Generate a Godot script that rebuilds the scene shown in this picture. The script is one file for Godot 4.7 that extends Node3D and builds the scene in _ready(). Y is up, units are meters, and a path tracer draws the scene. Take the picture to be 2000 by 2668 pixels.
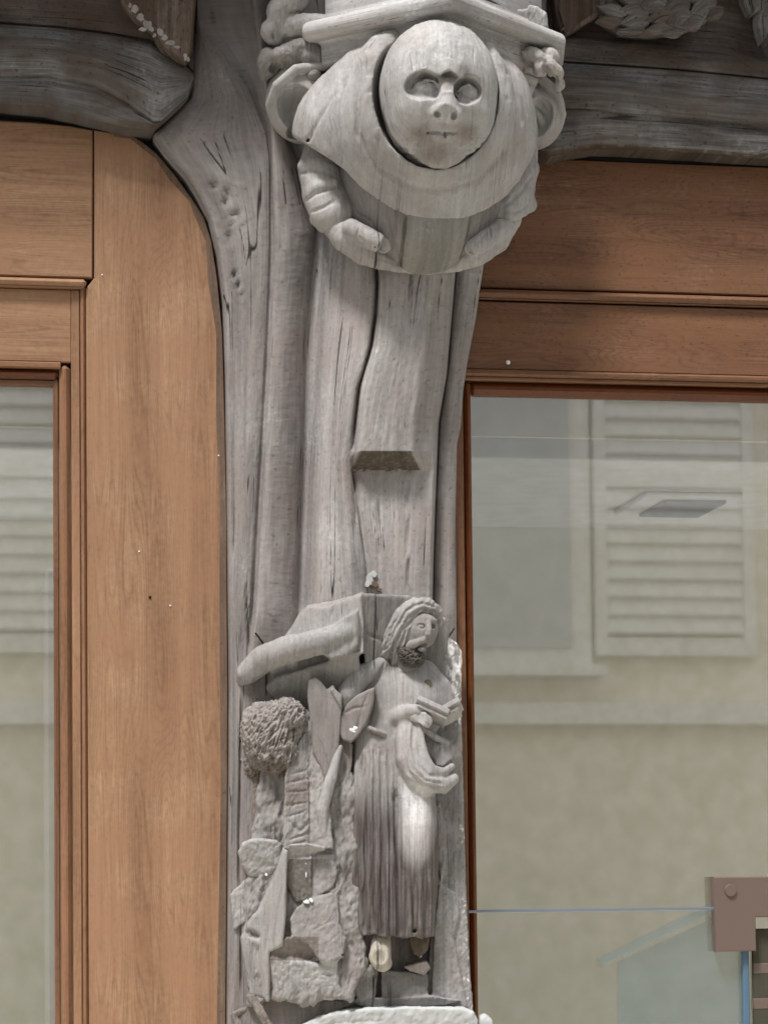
extends Node3D
# A carved oak corner post on an old timber-framed shop: a hooded corbel figure under a moulded bracket, a robed reader below, stained shopfronts on both sides.

const K := 0.0007            # metres per photograph pixel on the facade plane (z = 0)
const DIST := 4.5
const FOV_T := 0.2075
const SHIFT := 0.098
var cam_xf: Transform3D
var M := {}
var rng := RandomNumberGenerator.new()
var taken := {}
var jobs := []

# ---------------------------------------------------------------- measuring
func ray(px: float, py: float) -> Vector3:
	return cam_xf.basis * Vector3((px - 1000.0) / 1334.0 * FOV_T, (1334.0 - py) / 1334.0 * FOV_T + SHIFT, -1.0)

func P(px: float, py: float, zpx := 0.0) -> Vector3:      # the point of the plane z = zpx (in pixels of K metres) that is seen at a pixel of the photograph
	var d := ray(px, py)
	return cam_xf.origin + d * ((zpx * K - cam_xf.origin.z) / d.z)

func X(px: float, zpx := 0.0, py := 1600.0) -> float: return P(px, py, zpx).x
func Y(py: float, zpx := 0.0, px := 1000.0) -> float: return P(px, py, zpx).y

func z_at_height(px: float, py: float, y: float) -> float:  # how far out (px) a point of height y lies that is seen at this pixel
	var d := ray(px, py)
	var t := (y - cam_xf.origin.y) / d.y
	return (cam_xf.origin.z + d.z * t) / K

# ---------------------------------------------------------------- naming
func numbered(n: String) -> String:
	var c: int = taken.get(n, 0)
	taken[n] = c + 1
	return n if c == 0 else "%s_%03d" % [n, c]

func tag(o: Node, label: String, category: String, group := "") -> Node:
	o.set_meta("label", label)
	o.set_meta("category", category)
	if group: o.set_meta("group", group)
	return o

func thing(called: String, label: String, category: String, at := Vector3.ZERO, group := "") -> Node3D:
	var o := Node3D.new()
	o.name = numbered(called)
	o.position = at
	add_child(o)
	tag(o, label, category, group)
	return o

func put(called: String, mesh: Mesh, mat: Material, parent: Node, label := "") -> MeshInstance3D:
	var o := MeshInstance3D.new()
	o.mesh = mesh
	o.material_override = mat
	if parent == self: called = numbered(called)
	o.name = called
	parent.add_child(o, true)
	if parent != self and parent is Node3D:      # meshes below are written in world coordinates; the thing sits at its base
		var root: Node3D = parent
		while root.get_parent() != self: root = root.get_parent()
		if root == parent: o.position = -root.position
	if label: o.set_meta("label", label)
	return o

func struct(called: String, mesh: Mesh, mat: Material) -> MeshInstance3D:
	var o := put(called, mesh, mat, self)
	o.set_meta("kind", "structure")
	return o

# ---------------------------------------------------------------- plain shapes
class Tris:
	var v := PackedVector3Array()
	var n := PackedVector3Array()
	var uv := PackedVector2Array()
	var c := PackedColorArray()
	func tri(a: Vector3, b: Vector3, d: Vector3, ua: Vector2, ub: Vector2, ud: Vector2, toward: Vector3) -> void:
		var m := (b - a).cross(d - a).normalized()
		if m.dot(toward) > 0.0:                 # clockwise is the front in Godot
			var t := b; b = d; d = t
			var w := ub; ub = ud; ud = w
		else: m = -m
		v.append(a); v.append(b); v.append(d)
		for i in 3: n.append(m)
		uv.append(ua); uv.append(ub); uv.append(ud)
	func quad(a: Vector3, b: Vector3, d: Vector3, e: Vector3, ua: Vector2, ub: Vector2, ud: Vector2, ue: Vector2, toward: Vector3) -> void:
		tri(a, b, d, ua, ub, ud, toward)
		tri(a, d, e, ua, ud, ue, toward)
	func mesh() -> ArrayMesh:
		var arr := []
		arr.resize(Mesh.ARRAY_MAX)
		arr[Mesh.ARRAY_VERTEX] = v
		arr[Mesh.ARRAY_NORMAL] = n
		arr[Mesh.ARRAY_TEX_UV] = uv
		var m := ArrayMesh.new()
		m.add_surface_from_arrays(Mesh.PRIMITIVE_TRIANGLES, arr)
		return m

const TILE := 0.9                              # metres that one wood texture covers

func chamfer_box(a: Vector3, b: Vector3, bev: float, along_x := false) -> ArrayMesh:
	var lo := Vector3(minf(a.x, b.x), minf(a.y, b.y), minf(a.z, b.z))
	var hi := Vector3(maxf(a.x, b.x), maxf(a.y, b.y), maxf(a.z, b.z))
	var c := (lo + hi) / 2.0
	var h := (hi - lo) / 2.0
	bev = minf(bev, minf(h.x, minf(h.y, h.z)) * 0.9)
	var off := Vector2(rng.randf(), rng.randf())
	var t := Tris.new()
	var uvof := func(p: Vector3, ax: int) -> Vector2:
		var u: float
		var w: float
		if along_x:
			u = p.y if ax != 1 else p.z
			w = p.x if ax != 0 else p.z
		else:
			u = p.x if ax != 0 else p.z
			w = p.y if ax != 1 else p.z
		return Vector2(u, w) / TILE + off
	var pt := func(s: Vector3, ax: int) -> Vector3:   # corner of the face across ax
		var q := h - Vector3(bev, bev, bev)
		q[ax] = h[ax]
		return c + s * q
	for ax in 3:
		var b1 := (ax + 1) % 3
		var b2 := (ax + 2) % 3
		for sg in [-1.0, 1.0]:
			var q := []
			for k in [[-1, -1], [1, -1], [1, 1], [-1, 1]]:
				var s := Vector3.ZERO
				s[ax] = sg; s[b1] = k[0]; s[b2] = k[1]
				q.append(pt.call(s, ax))
			var nn := Vector3.ZERO
			nn[ax] = sg
			t.quad(q[0], q[1], q[2], q[3], uvof.call(q[0], ax), uvof.call(q[1], ax), uvof.call(q[2], ax), uvof.call(q[3], ax), nn)
	for ax in 3:                                   # edges that run along ax
		var b1 := (ax + 1) % 3
		var b2 := (ax + 2) % 3
		for s1 in [-1.0, 1.0]:
			for s2 in [-1.0, 1.0]:
				var sa := Vector3.ZERO
				sa[b1] = s1; sa[b2] = s2
				var sb := sa
				sa[ax] = -1; sb[ax] = 1
				var nn := Vector3.ZERO
				nn[b1] = s1; nn[b2] = s2
				var q := [pt.call(sa, b1), pt.call(sb, b1), pt.call(sb, b2), pt.call(sa, b2)]
				t.quad(q[0], q[1], q[2], q[3], uvof.call(q[0], b1), uvof.call(q[1], b1), uvof.call(q[2], b1), uvof.call(q[3], b1), nn)
	for sx in [-1.0, 1.0]:
		for sy in [-1.0, 1.0]:
			for sz in [-1.0, 1.0]:
				var s := Vector3(sx, sy, sz)
				var q := [pt.call(s, 0), pt.call(s, 1), pt.call(s, 2)]
				t.tri(q[0], q[1], q[2], uvof.call(q[0], 2), uvof.call(q[1], 2), uvof.call(q[2], 2), s)
	return t.mesh()

func board(parent: Node, called: String, x0: float, x1: float, y0: float, y1: float, z0: float, z1: float, bev: float, mat: Material, along_x := false, label := "") -> MeshInstance3D:
	return put(called, chamfer_box(Vector3(x0, y0, z0), Vector3(x1, y1, z1), bev, along_x), mat, parent, label)

func poly_board(pts: PackedVector2Array, z0: float, z1: float, bev: float, along_x := false) -> ArrayMesh:   # an outline with its own thickness and an eased front edge
	if Geometry2D.is_polygon_clockwise(pts): pts.reverse()
	var n := pts.size()
	var ins := PackedVector2Array()
	for i in n:
		var d0 := (pts[i] - pts[(i + n - 1) % n]).normalized()
		var d1 := (pts[(i + 1) % n] - pts[i]).normalized()
		var m := (Vector2(-d0.y, d0.x) + Vector2(-d1.y, d1.x))
		m = m.normalized() if m.length() > 0.01 else Vector2(-d0.y, d0.x)
		ins.append(pts[i] + m * bev)
	var off := Vector2(rng.randf(), rng.randf())
	var uvof := func(p: Vector2, z: float) -> Vector2:
		return (Vector2(p.y + z, p.x) if along_x else Vector2(p.x + z, p.y)) / TILE + off
	var t := Tris.new()
	var idx := Geometry2D.triangulate_polygon(ins)
	for i in range(0, idx.size(), 3):
		var a := ins[idx[i]]; var b := ins[idx[i + 1]]; var c := ins[idx[i + 2]]
		t.tri(Vector3(a.x, a.y, z1), Vector3(b.x, b.y, z1), Vector3(c.x, c.y, z1), uvof.call(a, 0.0), uvof.call(b, 0.0), uvof.call(c, 0.0), Vector3(0, 0, 1))
	idx = Geometry2D.triangulate_polygon(pts)
	for i in range(0, idx.size(), 3):
		var a := pts[idx[i]]; var b := pts[idx[i + 1]]; var c := pts[idx[i + 2]]
		t.tri(Vector3(a.x, a.y, z0), Vector3(b.x, b.y, z0), Vector3(c.x, c.y, z0), uvof.call(a, 0.0), uvof.call(b, 0.0), uvof.call(c, 0.0), Vector3(0, 0, -1))
	for i in n:
		var j := (i + 1) % n
		var a := pts[i]; var b := pts[j]
		var out := Vector3(b.y - a.y, a.x - b.x, 0.0)
		t.quad(Vector3(a.x, a.y, z0), Vector3(b.x, b.y, z0), Vector3(b.x, b.y, z1 - bev), Vector3(a.x, a.y, z1 - bev), uvof.call(a, z0), uvof.call(b, z0), uvof.call(b, z1), uvof.call(a, z1), out)
		t.quad(Vector3(a.x, a.y, z1 - bev), Vector3(b.x, b.y, z1 - bev), Vector3(ins[j].x, ins[j].y, z1), Vector3(ins[i].x, ins[i].y, z1), uvof.call(a, z1), uvof.call(b, z1), uvof.call(ins[j], z1), uvof.call(ins[i], z1), out.normalized() + Vector3(0, 0, 1))
	return t.mesh()

func outline(px: Array, zpx: float) -> PackedVector2Array:   # [x, y, x, y ...] read off the photograph, laid on the plane z
	var r := PackedVector2Array()
	for i in range(0, px.size(), 2):
		var p := P(px[i], px[i + 1], zpx)
		r.append(Vector2(p.x, p.y))
	return r

func grid_mesh(rows: Array, us: Array = [], cols: Array = []) -> ArrayMesh:     # rows of points to one smooth sheet; u across (given in metres, or measured), v along
	var h := rows.size()
	var w: int = rows[0].size()
	var v := PackedVector3Array()
	var uv := PackedVector2Array()
	var c := PackedColorArray()
	var vv := 0.0
	var off := Vector2(rng.randf(), rng.randf())
	for j in h:
		var row: PackedVector3Array = rows[j]
		if j > 0:
			var prev: PackedVector3Array = rows[j - 1]
			vv += (row[w / 2] - prev[w / 2]).length()
		var u := 0.0
		for i in w:
			if i > 0: u += (row[i] - row[i - 1]).length()
			v.append(row[i])
			uv.append(Vector2(us[i] if us.size() else u, vv) / TILE + off)
		if cols.size(): c.append_array(cols[j])
	var n := PackedVector3Array()
	n.resize(v.size())
	var idx := PackedInt32Array()
	for j in h - 1:
		for i in w - 1:
			var a := j * w + i
			for t in [[a, a + 1, a + w], [a + 1, a + w + 1, a + w]]:
				var m := (v[t[1]] - v[t[0]]).cross(v[t[2]] - v[t[0]])
				for k in 3: n[t[k]] += m
				idx.append(t[0]); idx.append(t[1]); idx.append(t[2])
	for i in n.size(): n[i] = n[i].normalized()
	var front := Vector3.ZERO
	for m in n: front += m
	if front.z < 0.0:
		for i in n.size(): n[i] = -n[i]
	else:
		for i in range(0, idx.size(), 3):
			var q := idx[i]; idx[i] = idx[i + 1]; idx[i + 1] = q
	var arr := []
	arr.resize(Mesh.ARRAY_MAX)
	arr[Mesh.ARRAY_VERTEX] = v
	arr[Mesh.ARRAY_NORMAL] = n
	arr[Mesh.ARRAY_TEX_UV] = uv
	if c.size(): arr[Mesh.ARRAY_COLOR] = c
	arr[Mesh.ARRAY_INDEX] = idx
	var me := ArrayMesh.new()
	me.add_surface_from_arrays(Mesh.PRIMITIVE_TRIANGLES, arr)
	return me

static func look(tab: Array, y: float, col: int) -> float:    # a table of [y, a, b ...] looked up with eased steps
	if y <= tab[0][0]: return tab[0][col]
	for i in range(1, tab.size()):
		if y <= tab[i][0]:
			var p = tab[i - 1]
			var q = tab[i]
			return lerpf(p[col], q[col], (y - p[0]) / (q[0] - p[0]))
	return tab[-1][col]

# ---------------------------------------------------------------- sculpting: distance fields meshed as surface nets
class Prim:
	var op := 0                                  # 0 join, 1 carve away, 2 keep only what is inside
	var k := 0.0
	func d(_p: Vector3) -> float: return 1e9

class Ell extends Prim:
	var c: Vector3
	var r: Vector3
	var b: Basis
	func d(p: Vector3) -> float:
		var q := b * (p - c)
		var a := q / r
		var k0 := a.length()
		if k0 < 1e-4: return -minf(r.x, minf(r.y, r.z))
		var k1 := (a / r).length()
		return k0 * (k0 - 1.0) / k1

class Chain extends Prim:
	var pts := PackedVector3Array()
	var rad := PackedFloat32Array()
	var zs := 1.0                                # flattened towards the ground of the relief where above 1
	func d(p: Vector3) -> float:
		p.z *= zs
		var best := 1e9
		for i in pts.size() - 1:
			var a := pts[i]
			var ba := pts[i + 1] - a
			var pa := p - a
			var h := clampf(pa.dot(ba) / ba.length_squared(), 0.0, 1.0)
			best = minf(best, (pa - ba * h).length() - lerpf(rad[i], rad[i + 1], h))
		return best / zs if zs > 1.0 else best

class Bx extends Prim:
	var c: Vector3
	var h: Vector3
	var b: Basis
	var rr := 2.0
	func d(p: Vector3) -> float:
		var q := (b * (p - c)).abs() - h + Vector3(rr, rr, rr)
		return q.max(Vector3.ZERO).length() + minf(maxf(q.x, maxf(q.y, q.z)), 0.0) - rr

class Poly extends Prim:                         # an outline with a front plane that may lean
	var pts := PackedVector2Array()
	var z0 := 0.0
	var z1 := 0.0
	var lean := Vector2.ZERO
	var mid := Vector2.ZERO
	var rr := 4.0
	var far := 0.0
	var before := false                          # what lies in front of the plane instead of behind it
	func d(p: Vector3) -> float:
		var q := Vector2(p.x, p.y)
		var n := pts.size()
		var reach := (q - mid).length() - far
		if reach > 40.0: return reach
		var best := (q - pts[0]).length_squared()
		var s := 1.0
		var j := n - 1
		for i in n:
			var e := pts[j] - pts[i]
			var w := q - pts[i]
			var bb := w - e * clampf(w.dot(e) / e.length_squared(), 0.0, 1.0)
			best = minf(best, bb.length_squared())
			var c0 := q.y >= pts[i].y
			var c1 := q.y < pts[j].y
			var c2 := e.x * w.y > e.y * w.x
			if (c0 and c1 and c2) or (not c0 and not c1 and not c2): s = -s
			j = i
		var d2 := s * sqrt(best)
		var zf := z1 + lean.dot(q - mid)
		var dz := (p.z - zf) / sqrt(1.0 + lean.length_squared())
		dz = maxf(dz, z0 - p.z) if not before else -dz
		var a := d2 + rr
		var c := dz + rr
		return minf(maxf(a, c), 0.0) + Vector2(maxf(a, 0.0), maxf(c, 0.0)).length() - rr

class F:
	static func field(p: Vector3, prims: Array) -> float:
		var d := 1e5
		for pr: Prim in prims:
			var e := pr.d(p)
			var k := pr.k
			if pr.op == 0:
				var h := maxf(k - absf(d - e), 0.0)
				d = minf(d, e)
				if h > 0.0: d -= h * h * 0.25 / k
			else:
				if pr.op == 1: e = -e
				var h := maxf(k - absf(d - e), 0.0)
				d = maxf(d, e)
				if h > 0.0: d += h * h * 0.25 / k
		return d

class Sculpt:
	var prims := []
	var o: Vector2                               # the pixel at the origin of this carving's own frame
	func _init(ox: float, oy: float) -> void: o = Vector2(ox, oy)
	func v(x: float, y: float, z: float) -> Vector3: return Vector3(x - o.x, o.y - y, z)
	func _add(p: Prim, k: float, op: int) -> void:
		p.k = k
		p.op = op
		prims.append(p)
	func ell(x: float, y: float, z: float, rx: float, ry: float, rz: float, k := 20.0, op := 0, turn := 0.0, yaw := 0.0) -> void:   # turn: degrees clockwise in the picture
		var p := Ell.new()
		p.c = v(x, y, z)
		p.r = Vector3(rx, ry, rz)
		p.b = (Basis(Vector3(0, 0, 1), deg_to_rad(-turn)) * Basis(Vector3(0, 1, 0), deg_to_rad(yaw))).inverse()
		_add(p, k, op)
	func ch(a: Array, k := 12.0, op := 0, zs := 1.0) -> void:   # [[x, y, z, r], ...]
		var p := Chain.new()
		for q in a:
			p.pts.append(v(q[0], q[1], q[2] * zs))
			p.rad.append(q[3])
		p.zs = zs
		_add(p, k, op)
	func bx(x: float, y: float, z: float, hx: float, hy: float, hz: float, turn := 0.0, k := 6.0, op := 0, rr := 4.0, yaw := 0.0, pitch := 0.0) -> void:
		var p := Bx.new()
		p.c = v(x, y, z)
		p.h = Vector3(hx, hy, hz)
		p.rr = rr
		p.b = (Basis(Vector3(0, 0, 1), deg_to_rad(-turn)) * Basis(Vector3(0, 1, 0), deg_to_rad(yaw)) * Basis(Vector3(1, 0, 0), deg_to_rad(pitch))).inverse()
		_add(p, k, op)
	func po(a: Array, z0: float, z1: float, lx := 0.0, ly := 0.0, k := 5.0, op := 0, rr := 5.0, before := false) -> void:   # lx, ly: how far the front rises per pixel to the right and downward
		var p := Poly.new()
		for i in range(0, a.size(), 2):
			p.pts.append(Vector2(a[i] - o.x, o.y - a[i + 1]))
			p.mid += p.pts[-1]
		p.mid /= p.pts.size()
		for q in p.pts: p.far = maxf(p.far, (q - p.mid).length())
		p.z0 = z0
		p.z1 = z1
		p.lean = Vector2(lx, -ly)
		p.rr = rr
		p.before = before
		_add(p, k, op)
	func on(x: float, y: float) -> float:        # how far out the surface lies at a pixel
		var z := 520.0
		for i in 60:
			var f: float = F.field(Vector3(x - o.x, o.y - y, z), prims)
			if f < 0.6: break
			z -= maxf(f * 0.7, 0.8)
			if z < -200.0: break
		return z
	func line(a: Array, r: float, k := 4.0, op := 1, lift := 0.0) -> void:   # carves (or raises) a line that follows the surface: [x, y, x, y ...]
		var q := []
		for i in range(0, a.size() - 2, 2):
			var n := maxi(1, int(Vector2(a[i + 2] - a[i], a[i + 3] - a[i + 1]).length() / 16.0))
			for s in n:
				var t := float(s) / n
				q.append([lerpf(a[i], a[i + 2], t), lerpf(a[i + 1], a[i + 3], t)])
		q.append([a[-2], a[-1]])
		var c := []
		for i in q.size():
			var e := r * (0.35 if i == 0 or i == q.size() - 1 else 1.0)
			c.append([q[i][0], q[i][1], on(q[i][0], q[i][1]) + lift, e])
		ch(c, k, op)

func frame_at(px: float, py: float, zpx: float) -> Transform3D:   # a carving's own frame: z towards the street, one unit a pixel at its place
	var p := P(px, py, zpx)
	var back := (cam_xf.origin - p).normalized()
	var across := Vector3.UP.cross(back).normalized()
	var scale := 2.0 * FOV_T / 2668.0 * (cam_xf.origin - p).dot(cam_xf.basis.z)
	var roll := Basis(back, cam_xf.basis.get_euler().z)
	return Transform3D((roll * Basis(across, back.cross(across), back)).scaled(Vector3.ONE * scale), p)

# job: sculpture + region + cell; the mesh is written in world coordinates
func carve(sc: Sculpt, xf: Transform3D, x0: float, y0: float, x1: float, y1: float, z0: float, z1: float, cell: float, shift: Variant = null, tint: Variant = null) -> Dictionary:
	var j := {"sc": sc, "xf": xf, "lo": Vector3(x0 - sc.o.x, sc.o.y - y1, z0), "hi": Vector3(x1 - sc.o.x, sc.o.y - y0, z1), "cell": cell, "shift": shift, "tint": tint}
	jobs.append(j)
	return j

var next_job := 0
var gate := Mutex.new()
func worker() -> void:
	while true:
		gate.lock()
		var i := next_job
		next_job += 1
		gate.unlock()
		if i >= jobs.size(): return
		run_job(i)

func run_job(i: int) -> void:
	var j: Dictionary = jobs[i]
	if j.has("paint"):
		paint_wood(j)
		return
	var prims: Array = j.sc.prims
	var cell: float = j.cell
	var lo: Vector3 = j.lo
	var ext: Vector3 = (j.hi - lo) / cell
	var nx := int(ext.x) + 2
	var ny := int(ext.y) + 2
	var nz := int(ext.z) + 2
	var g := PackedFloat32Array()
	g.resize(nx * ny * nz)
	g.fill(1e6)
	var blocks := []
	const B := 5
	var rad := cell * B * 0.87
	for bz in range(0, nz - 1, B):
		for by in range(0, ny - 1, B):
			for bx in range(0, nx - 1, B):
				var c := lo + Vector3(bx + B * 0.5, by + B * 0.5, bz + B * 0.5) * cell
				if absf(F.field(c, prims)) > rad * 1.3 + 4.0: continue
				var near := []
				for pr: Prim in prims:
					if pr.op == 2 or pr.d(c) < rad * 1.3 + pr.k + 2.0: near.append(pr)
				if near.is_empty(): continue
				blocks.append(Vector3i(bx, by, bz))
				for z in range(bz, mini(bz + B + 1, nz)):
					for y in range(by, mini(by + B + 1, ny)):
						for x in range(bx, mini(bx + B + 1, nx)):
							var at := (z * ny + y) * nx + x
							if g[at] > 9e5: g[at] = F.field(lo + Vector3(x, y, z) * cell, near)
	var idx := PackedInt32Array()
	idx.resize(g.size())
	idx.fill(-1)
	var v := PackedVector3Array()
	var n := PackedVector3Array()
	var cells := PackedInt32Array()
	var sy := nx
	var sz := nx * ny
	for b: Vector3i in blocks:
		for z in range(b.z, mini(b.z + B, nz - 1)):
			for y in range(b.y, mini(b.y + B, ny - 1)):
				for x in range(b.x, mini(b.x + B, nx - 1)):
					var at := z * sz + y * sy + x
					var c0 := g[at]
					var c1 := g[at + 1]
					var c2 := g[at + sy]
					var c3 := g[at + sy + 1]
					var c4 := g[at + sz]
					var c5 := g[at + sz + 1]
					var c6 := g[at + sz + sy]
					var c7 := g[at + sz + sy + 1]
					var k := int(c0 < 0) + int(c1 < 0) + int(c2 < 0) + int(c3 < 0) + int(c4 < 0) + int(c5 < 0) + int(c6 < 0) + int(c7 < 0)
					if k == 0 or k == 8: continue
					var s := Vector3.ZERO
					var m := 0
					if (c0 < 0) != (c1 < 0): s += Vector3(c0 / (c0 - c1), 0, 0); m += 1
					if (c2 < 0) != (c3 < 0): s += Vector3(c2 / (c2 - c3), 1, 0); m += 1
					if (c4 < 0) != (c5 < 0): s += Vector3(c4 / (c4 - c5), 0, 1); m += 1
					if (c6 < 0) != (c7 < 0): s += Vector3(c6 / (c6 - c7), 1, 1); m += 1
					if (c0 < 0) != (c2 < 0): s += Vector3(0, c0 / (c0 - c2), 0); m += 1
					if (c1 < 0) != (c3 < 0): s += Vector3(1, c1 / (c1 - c3), 0); m += 1
					if (c4 < 0) != (c6 < 0): s += Vector3(0, c4 / (c4 - c6), 1); m += 1
					if (c5 < 0) != (c7 < 0): s += Vector3(1, c5 / (c5 - c7), 1); m += 1
					if (c0 < 0) != (c4 < 0): s += Vector3(0, 0, c0 / (c0 - c4)); m += 1
					if (c1 < 0) != (c5 < 0): s += Vector3(1, 0, c1 / (c1 - c5)); m += 1
					if (c2 < 0) != (c6 < 0): s += Vector3(0, 1, c2 / (c2 - c6)); m += 1
					if (c3 < 0) != (c7 < 0): s += Vector3(1, 1, c3 / (c3 - c7)); m += 1
					idx[at] = v.size()
					cells.append(at)
					v.append(lo + (Vector3(x, y, z) + s / m) * cell)
					n.append(Vector3(c1 + c3 + c5 + c7 - c0 - c2 - c4 - c6, c2 + c3 + c6 + c7 - c0 - c1 - c4 - c5, c4 + c5 + c6 + c7 - c0 - c1 - c2 - c3).normalized())
	var tri := PackedInt32Array()
	for q in cells.size():
		var at := cells[q]
		var inside := g[at] < 0.0
		for ax in 3:
			var step: int = [1, sy, sz][ax]
			if (g[at + step] < 0.0) == inside: continue
			var s1: int = [sy, sz, 1][ax]
			var s2: int = [sz, 1, sy][ax]
			if at - s1 - s2 < 0: continue
			var a := idx[at]
			var b := idx[at - s1]
			var c := idx[at - s1 - s2]
			var d := idx[at - s2]
			if a < 0 or b < 0 or c < 0 or d < 0: continue
			if inside: tri.append_array([a, c, b, a, d, c])
			else: tri.append_array([a, b, c, a, c, d])
	var o: Vector2 = j.sc.o
	var shift: Variant = j.shift
	if shift != null:
		for i2 in v.size():
			var p := v[i2]
			v[i2] = p + n[i2] * float(shift.call(Vector3(p.x + o.x, o.y - p.y, p.z), n[i2]))
		n.fill(Vector3.ZERO)
		for t in range(0, tri.size(), 3):
			var a := tri[t]
			var b := tri[t + 1]
			var c := tri[t + 2]
			var m := (v[c] - v[a]).cross(v[b] - v[a])
			n[a] += m
			n[b] += m
			n[c] += m
	var col := PackedColorArray()
	if j.tint != null:
		for i2 in v.size(): col.append(j.tint.call(Vector3(v[i2].x + o.x, o.y - v[i2].y, v[i2].z), n[i2].normalized()))
	var xf: Transform3D = j.xf
	var rot := xf.basis.orthonormalized()
	for i2 in v.size():
		v[i2] = xf * v[i2]
		n[i2] = rot * n[i2].normalized()
	var arr := []
	arr.resize(Mesh.ARRAY_MAX)
	arr[Mesh.ARRAY_VERTEX] = v
	arr[Mesh.ARRAY_NORMAL] = n
	if col.size(): arr[Mesh.ARRAY_COLOR] = col
	arr[Mesh.ARRAY_INDEX] = tri
	j.arr = arr

func carved(j: Dictionary) -> ArrayMesh:
	var m := ArrayMesh.new()
	m.add_surface_from_arrays(Mesh.PRIMITIVE_TRIANGLES, j.arr)
	return m

# ---------------------------------------------------------------- wood, plaster
func stretched(seed_: int, w: int, h: int, freq: float, size: int, oct := 3, warp := 0.0) -> PackedByteArray:
	var f := FastNoiseLite.new()
	f.seed = seed_
	f.noise_type = FastNoiseLite.TYPE_SIMPLEX_SMOOTH
	f.frequency = freq
	f.fractal_octaves = oct
	if warp > 0.0:
		f.domain_warp_enabled = true
		f.domain_warp_amplitude = warp
		f.domain_warp_frequency = freq * 0.3
	var im := f.get_seamless_image(w, h)
	if w == size and h == size: return im.get_data()
	var wide := Image.create(w + 4, h + 4, false, Image.FORMAT_L8)      # wrapped round by two texels, so that stretching leaves no seam
	for dx in [-w, 0, w]:
		for dy in [-h, 0, h]: wide.blit_rect(im, Rect2i(0, 0, w, h), Vector2i(2 + dx, 2 + dy))
	wide.resize((w + 4) * size / w, (h + 4) * size / h, Image.INTERPOLATE_CUBIC)
	return wide.get_region(Rect2i(2 * size / w, 2 * size / h, size, size)).get_data()

func paint_wood(j: Dictionary) -> void:          # fibres, year rings, drying cracks, pits and blotches along v
	var s: int = j.size
	var sd: int = j.seed
	var fib := stretched(sd, 1024, 32, 0.33, s)
	var mid := stretched(sd + 1, 256, 8, 0.22, s, 3)
	var wide := stretched(sd + 2, 64, int(j.wide_h), 0.14, s, 3)
	var blot := stretched(sd + 3, 64, 64, 0.08, s, 4)
	var crk := stretched(sd + 4, int(j.crack_w), 4, 0.12, s, 2)
	var crm := stretched(sd + 5, 64, 32, 0.12, s, 2)
	var pit := stretched(sd + 6, 512, 256, 0.24, s, 2)
	var rough := stretched(sd + 7, 512, 512, 0.12, s, 4)
	var dark: Color = j.dark
	var light: Color = j.light
	var warm: Color = j.warm
	var pale: Color = j.pale
	var ring: float = j.ring
	var crack: float = j.crack
	var al := PackedByteArray()
	al.resize(s * s * 3)
	var he := PackedByteArray()
	he.resize(s * s)
	for i in s * s:
		var f := fib[i] / 255.0 - 0.5
		var m := mid[i] / 255.0 - 0.5
		var w := wide[i] / 255.0 - 0.5
		var b := blot[i] / 255.0 - 0.5
		var r := rough[i] / 255.0 - 0.5
		var year := 0.0
		if ring > 0.0:
			year = absf(fposmod(w * 16.0 + m * 0.5, 1.0) - 0.5) * 2.0
			year = year * year * year * ring
		var val := clampf(0.52 + f * 0.5 * float(j.fibre) + m * 0.45 * float(j.fibre) + w * 0.35 + b * float(j.blot) + r * 0.22 - year, 0.0, 1.0)
		var have := clampf((crm[i] / 255.0 - 0.56) * 5.0, 0.0, 1.0)
		var cr := clampf(1.0 - absf(crk[i] / 255.0 - 0.5) / (0.003 + 0.016 * have * crack), 0.0, 1.0) * minf(1.0, have * 3.0) * minf(1.0, crack)
		var pt := clampf((pit[i] / 255.0 - 0.74) * 9.0, 0.0, 1.0) * float(j.pits)
		var c := dark.lerp(light, val)
		c = c.lerp(warm, clampf(0.35 - b * 1.6 + w * 0.8, 0.0, 1.0) * float(j.warmth))
		c = c.lerp(pale, clampf((b + r * 0.7 + f * 0.35 - float(j.pale_from)) * 2.5, 0.0, 1.0))
		var dk := 1.0 - 0.8 * cr - 0.45 * pt
		al[i * 3] = int(clampf(c.r * dk, 0.0, 1.0) * 255.0)
		al[i * 3 + 1] = int(clampf(c.g * dk, 0.0, 1.0) * 255.0)
		al[i * 3 + 2] = int(clampf(c.b * dk, 0.0, 1.0) * 255.0)
		he[i] = int(clampf(0.62 + f * 0.3 + m * 0.3 + r * 0.3 + b * 0.2 - year * 0.15 - cr * 0.6 - pt * 0.3, 0.0, 1.0) * 255.0)
	j.albedo = Image.create_from_data(s, s, false, Image.FORMAT_RGB8, al)
	j.height = Image.create_from_data(s, s, false, Image.FORMAT_L8, he)

func wood_job(d: Dictionary) -> Dictionary:
	var j := {"paint": true, "size": 1024, "seed": 1, "wide_h": 16, "crack_w": 128, "crack": 1.0, "ring": 0.0, "fibre": 1.0, "pits": 1.0, "warmth": 0.5, "pale_from": 0.3, "blot": 0.5, "pale": Color(0.8, 0.8, 0.8)}
	j.merge(d, true)
	jobs.append(j)
	return j

func wood(j: Dictionary, tone := Color.WHITE, rough := 0.85, relief := 0.15, tri := 0.0) -> StandardMaterial3D:
	if not j.has("tex"):
		j.tex = [ImageTexture.create_from_image(j.albedo), ImageTexture.create_from_image(j.height)]
	var m := StandardMaterial3D.new()
	m.albedo_color = tone
	m.albedo_texture = j.tex[0]
	m.roughness = rough
	m.metallic_specular = 0.35
	m.heightmap_enabled = true
	m.heightmap_texture = j.tex[1]
	m.heightmap_scale = relief
	m.vertex_color_use_as_albedo = true
	if tri > 0.0:
		m.uv1_triplanar = true
		m.uv1_scale = Vector3.ONE / tri
	return m

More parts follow.
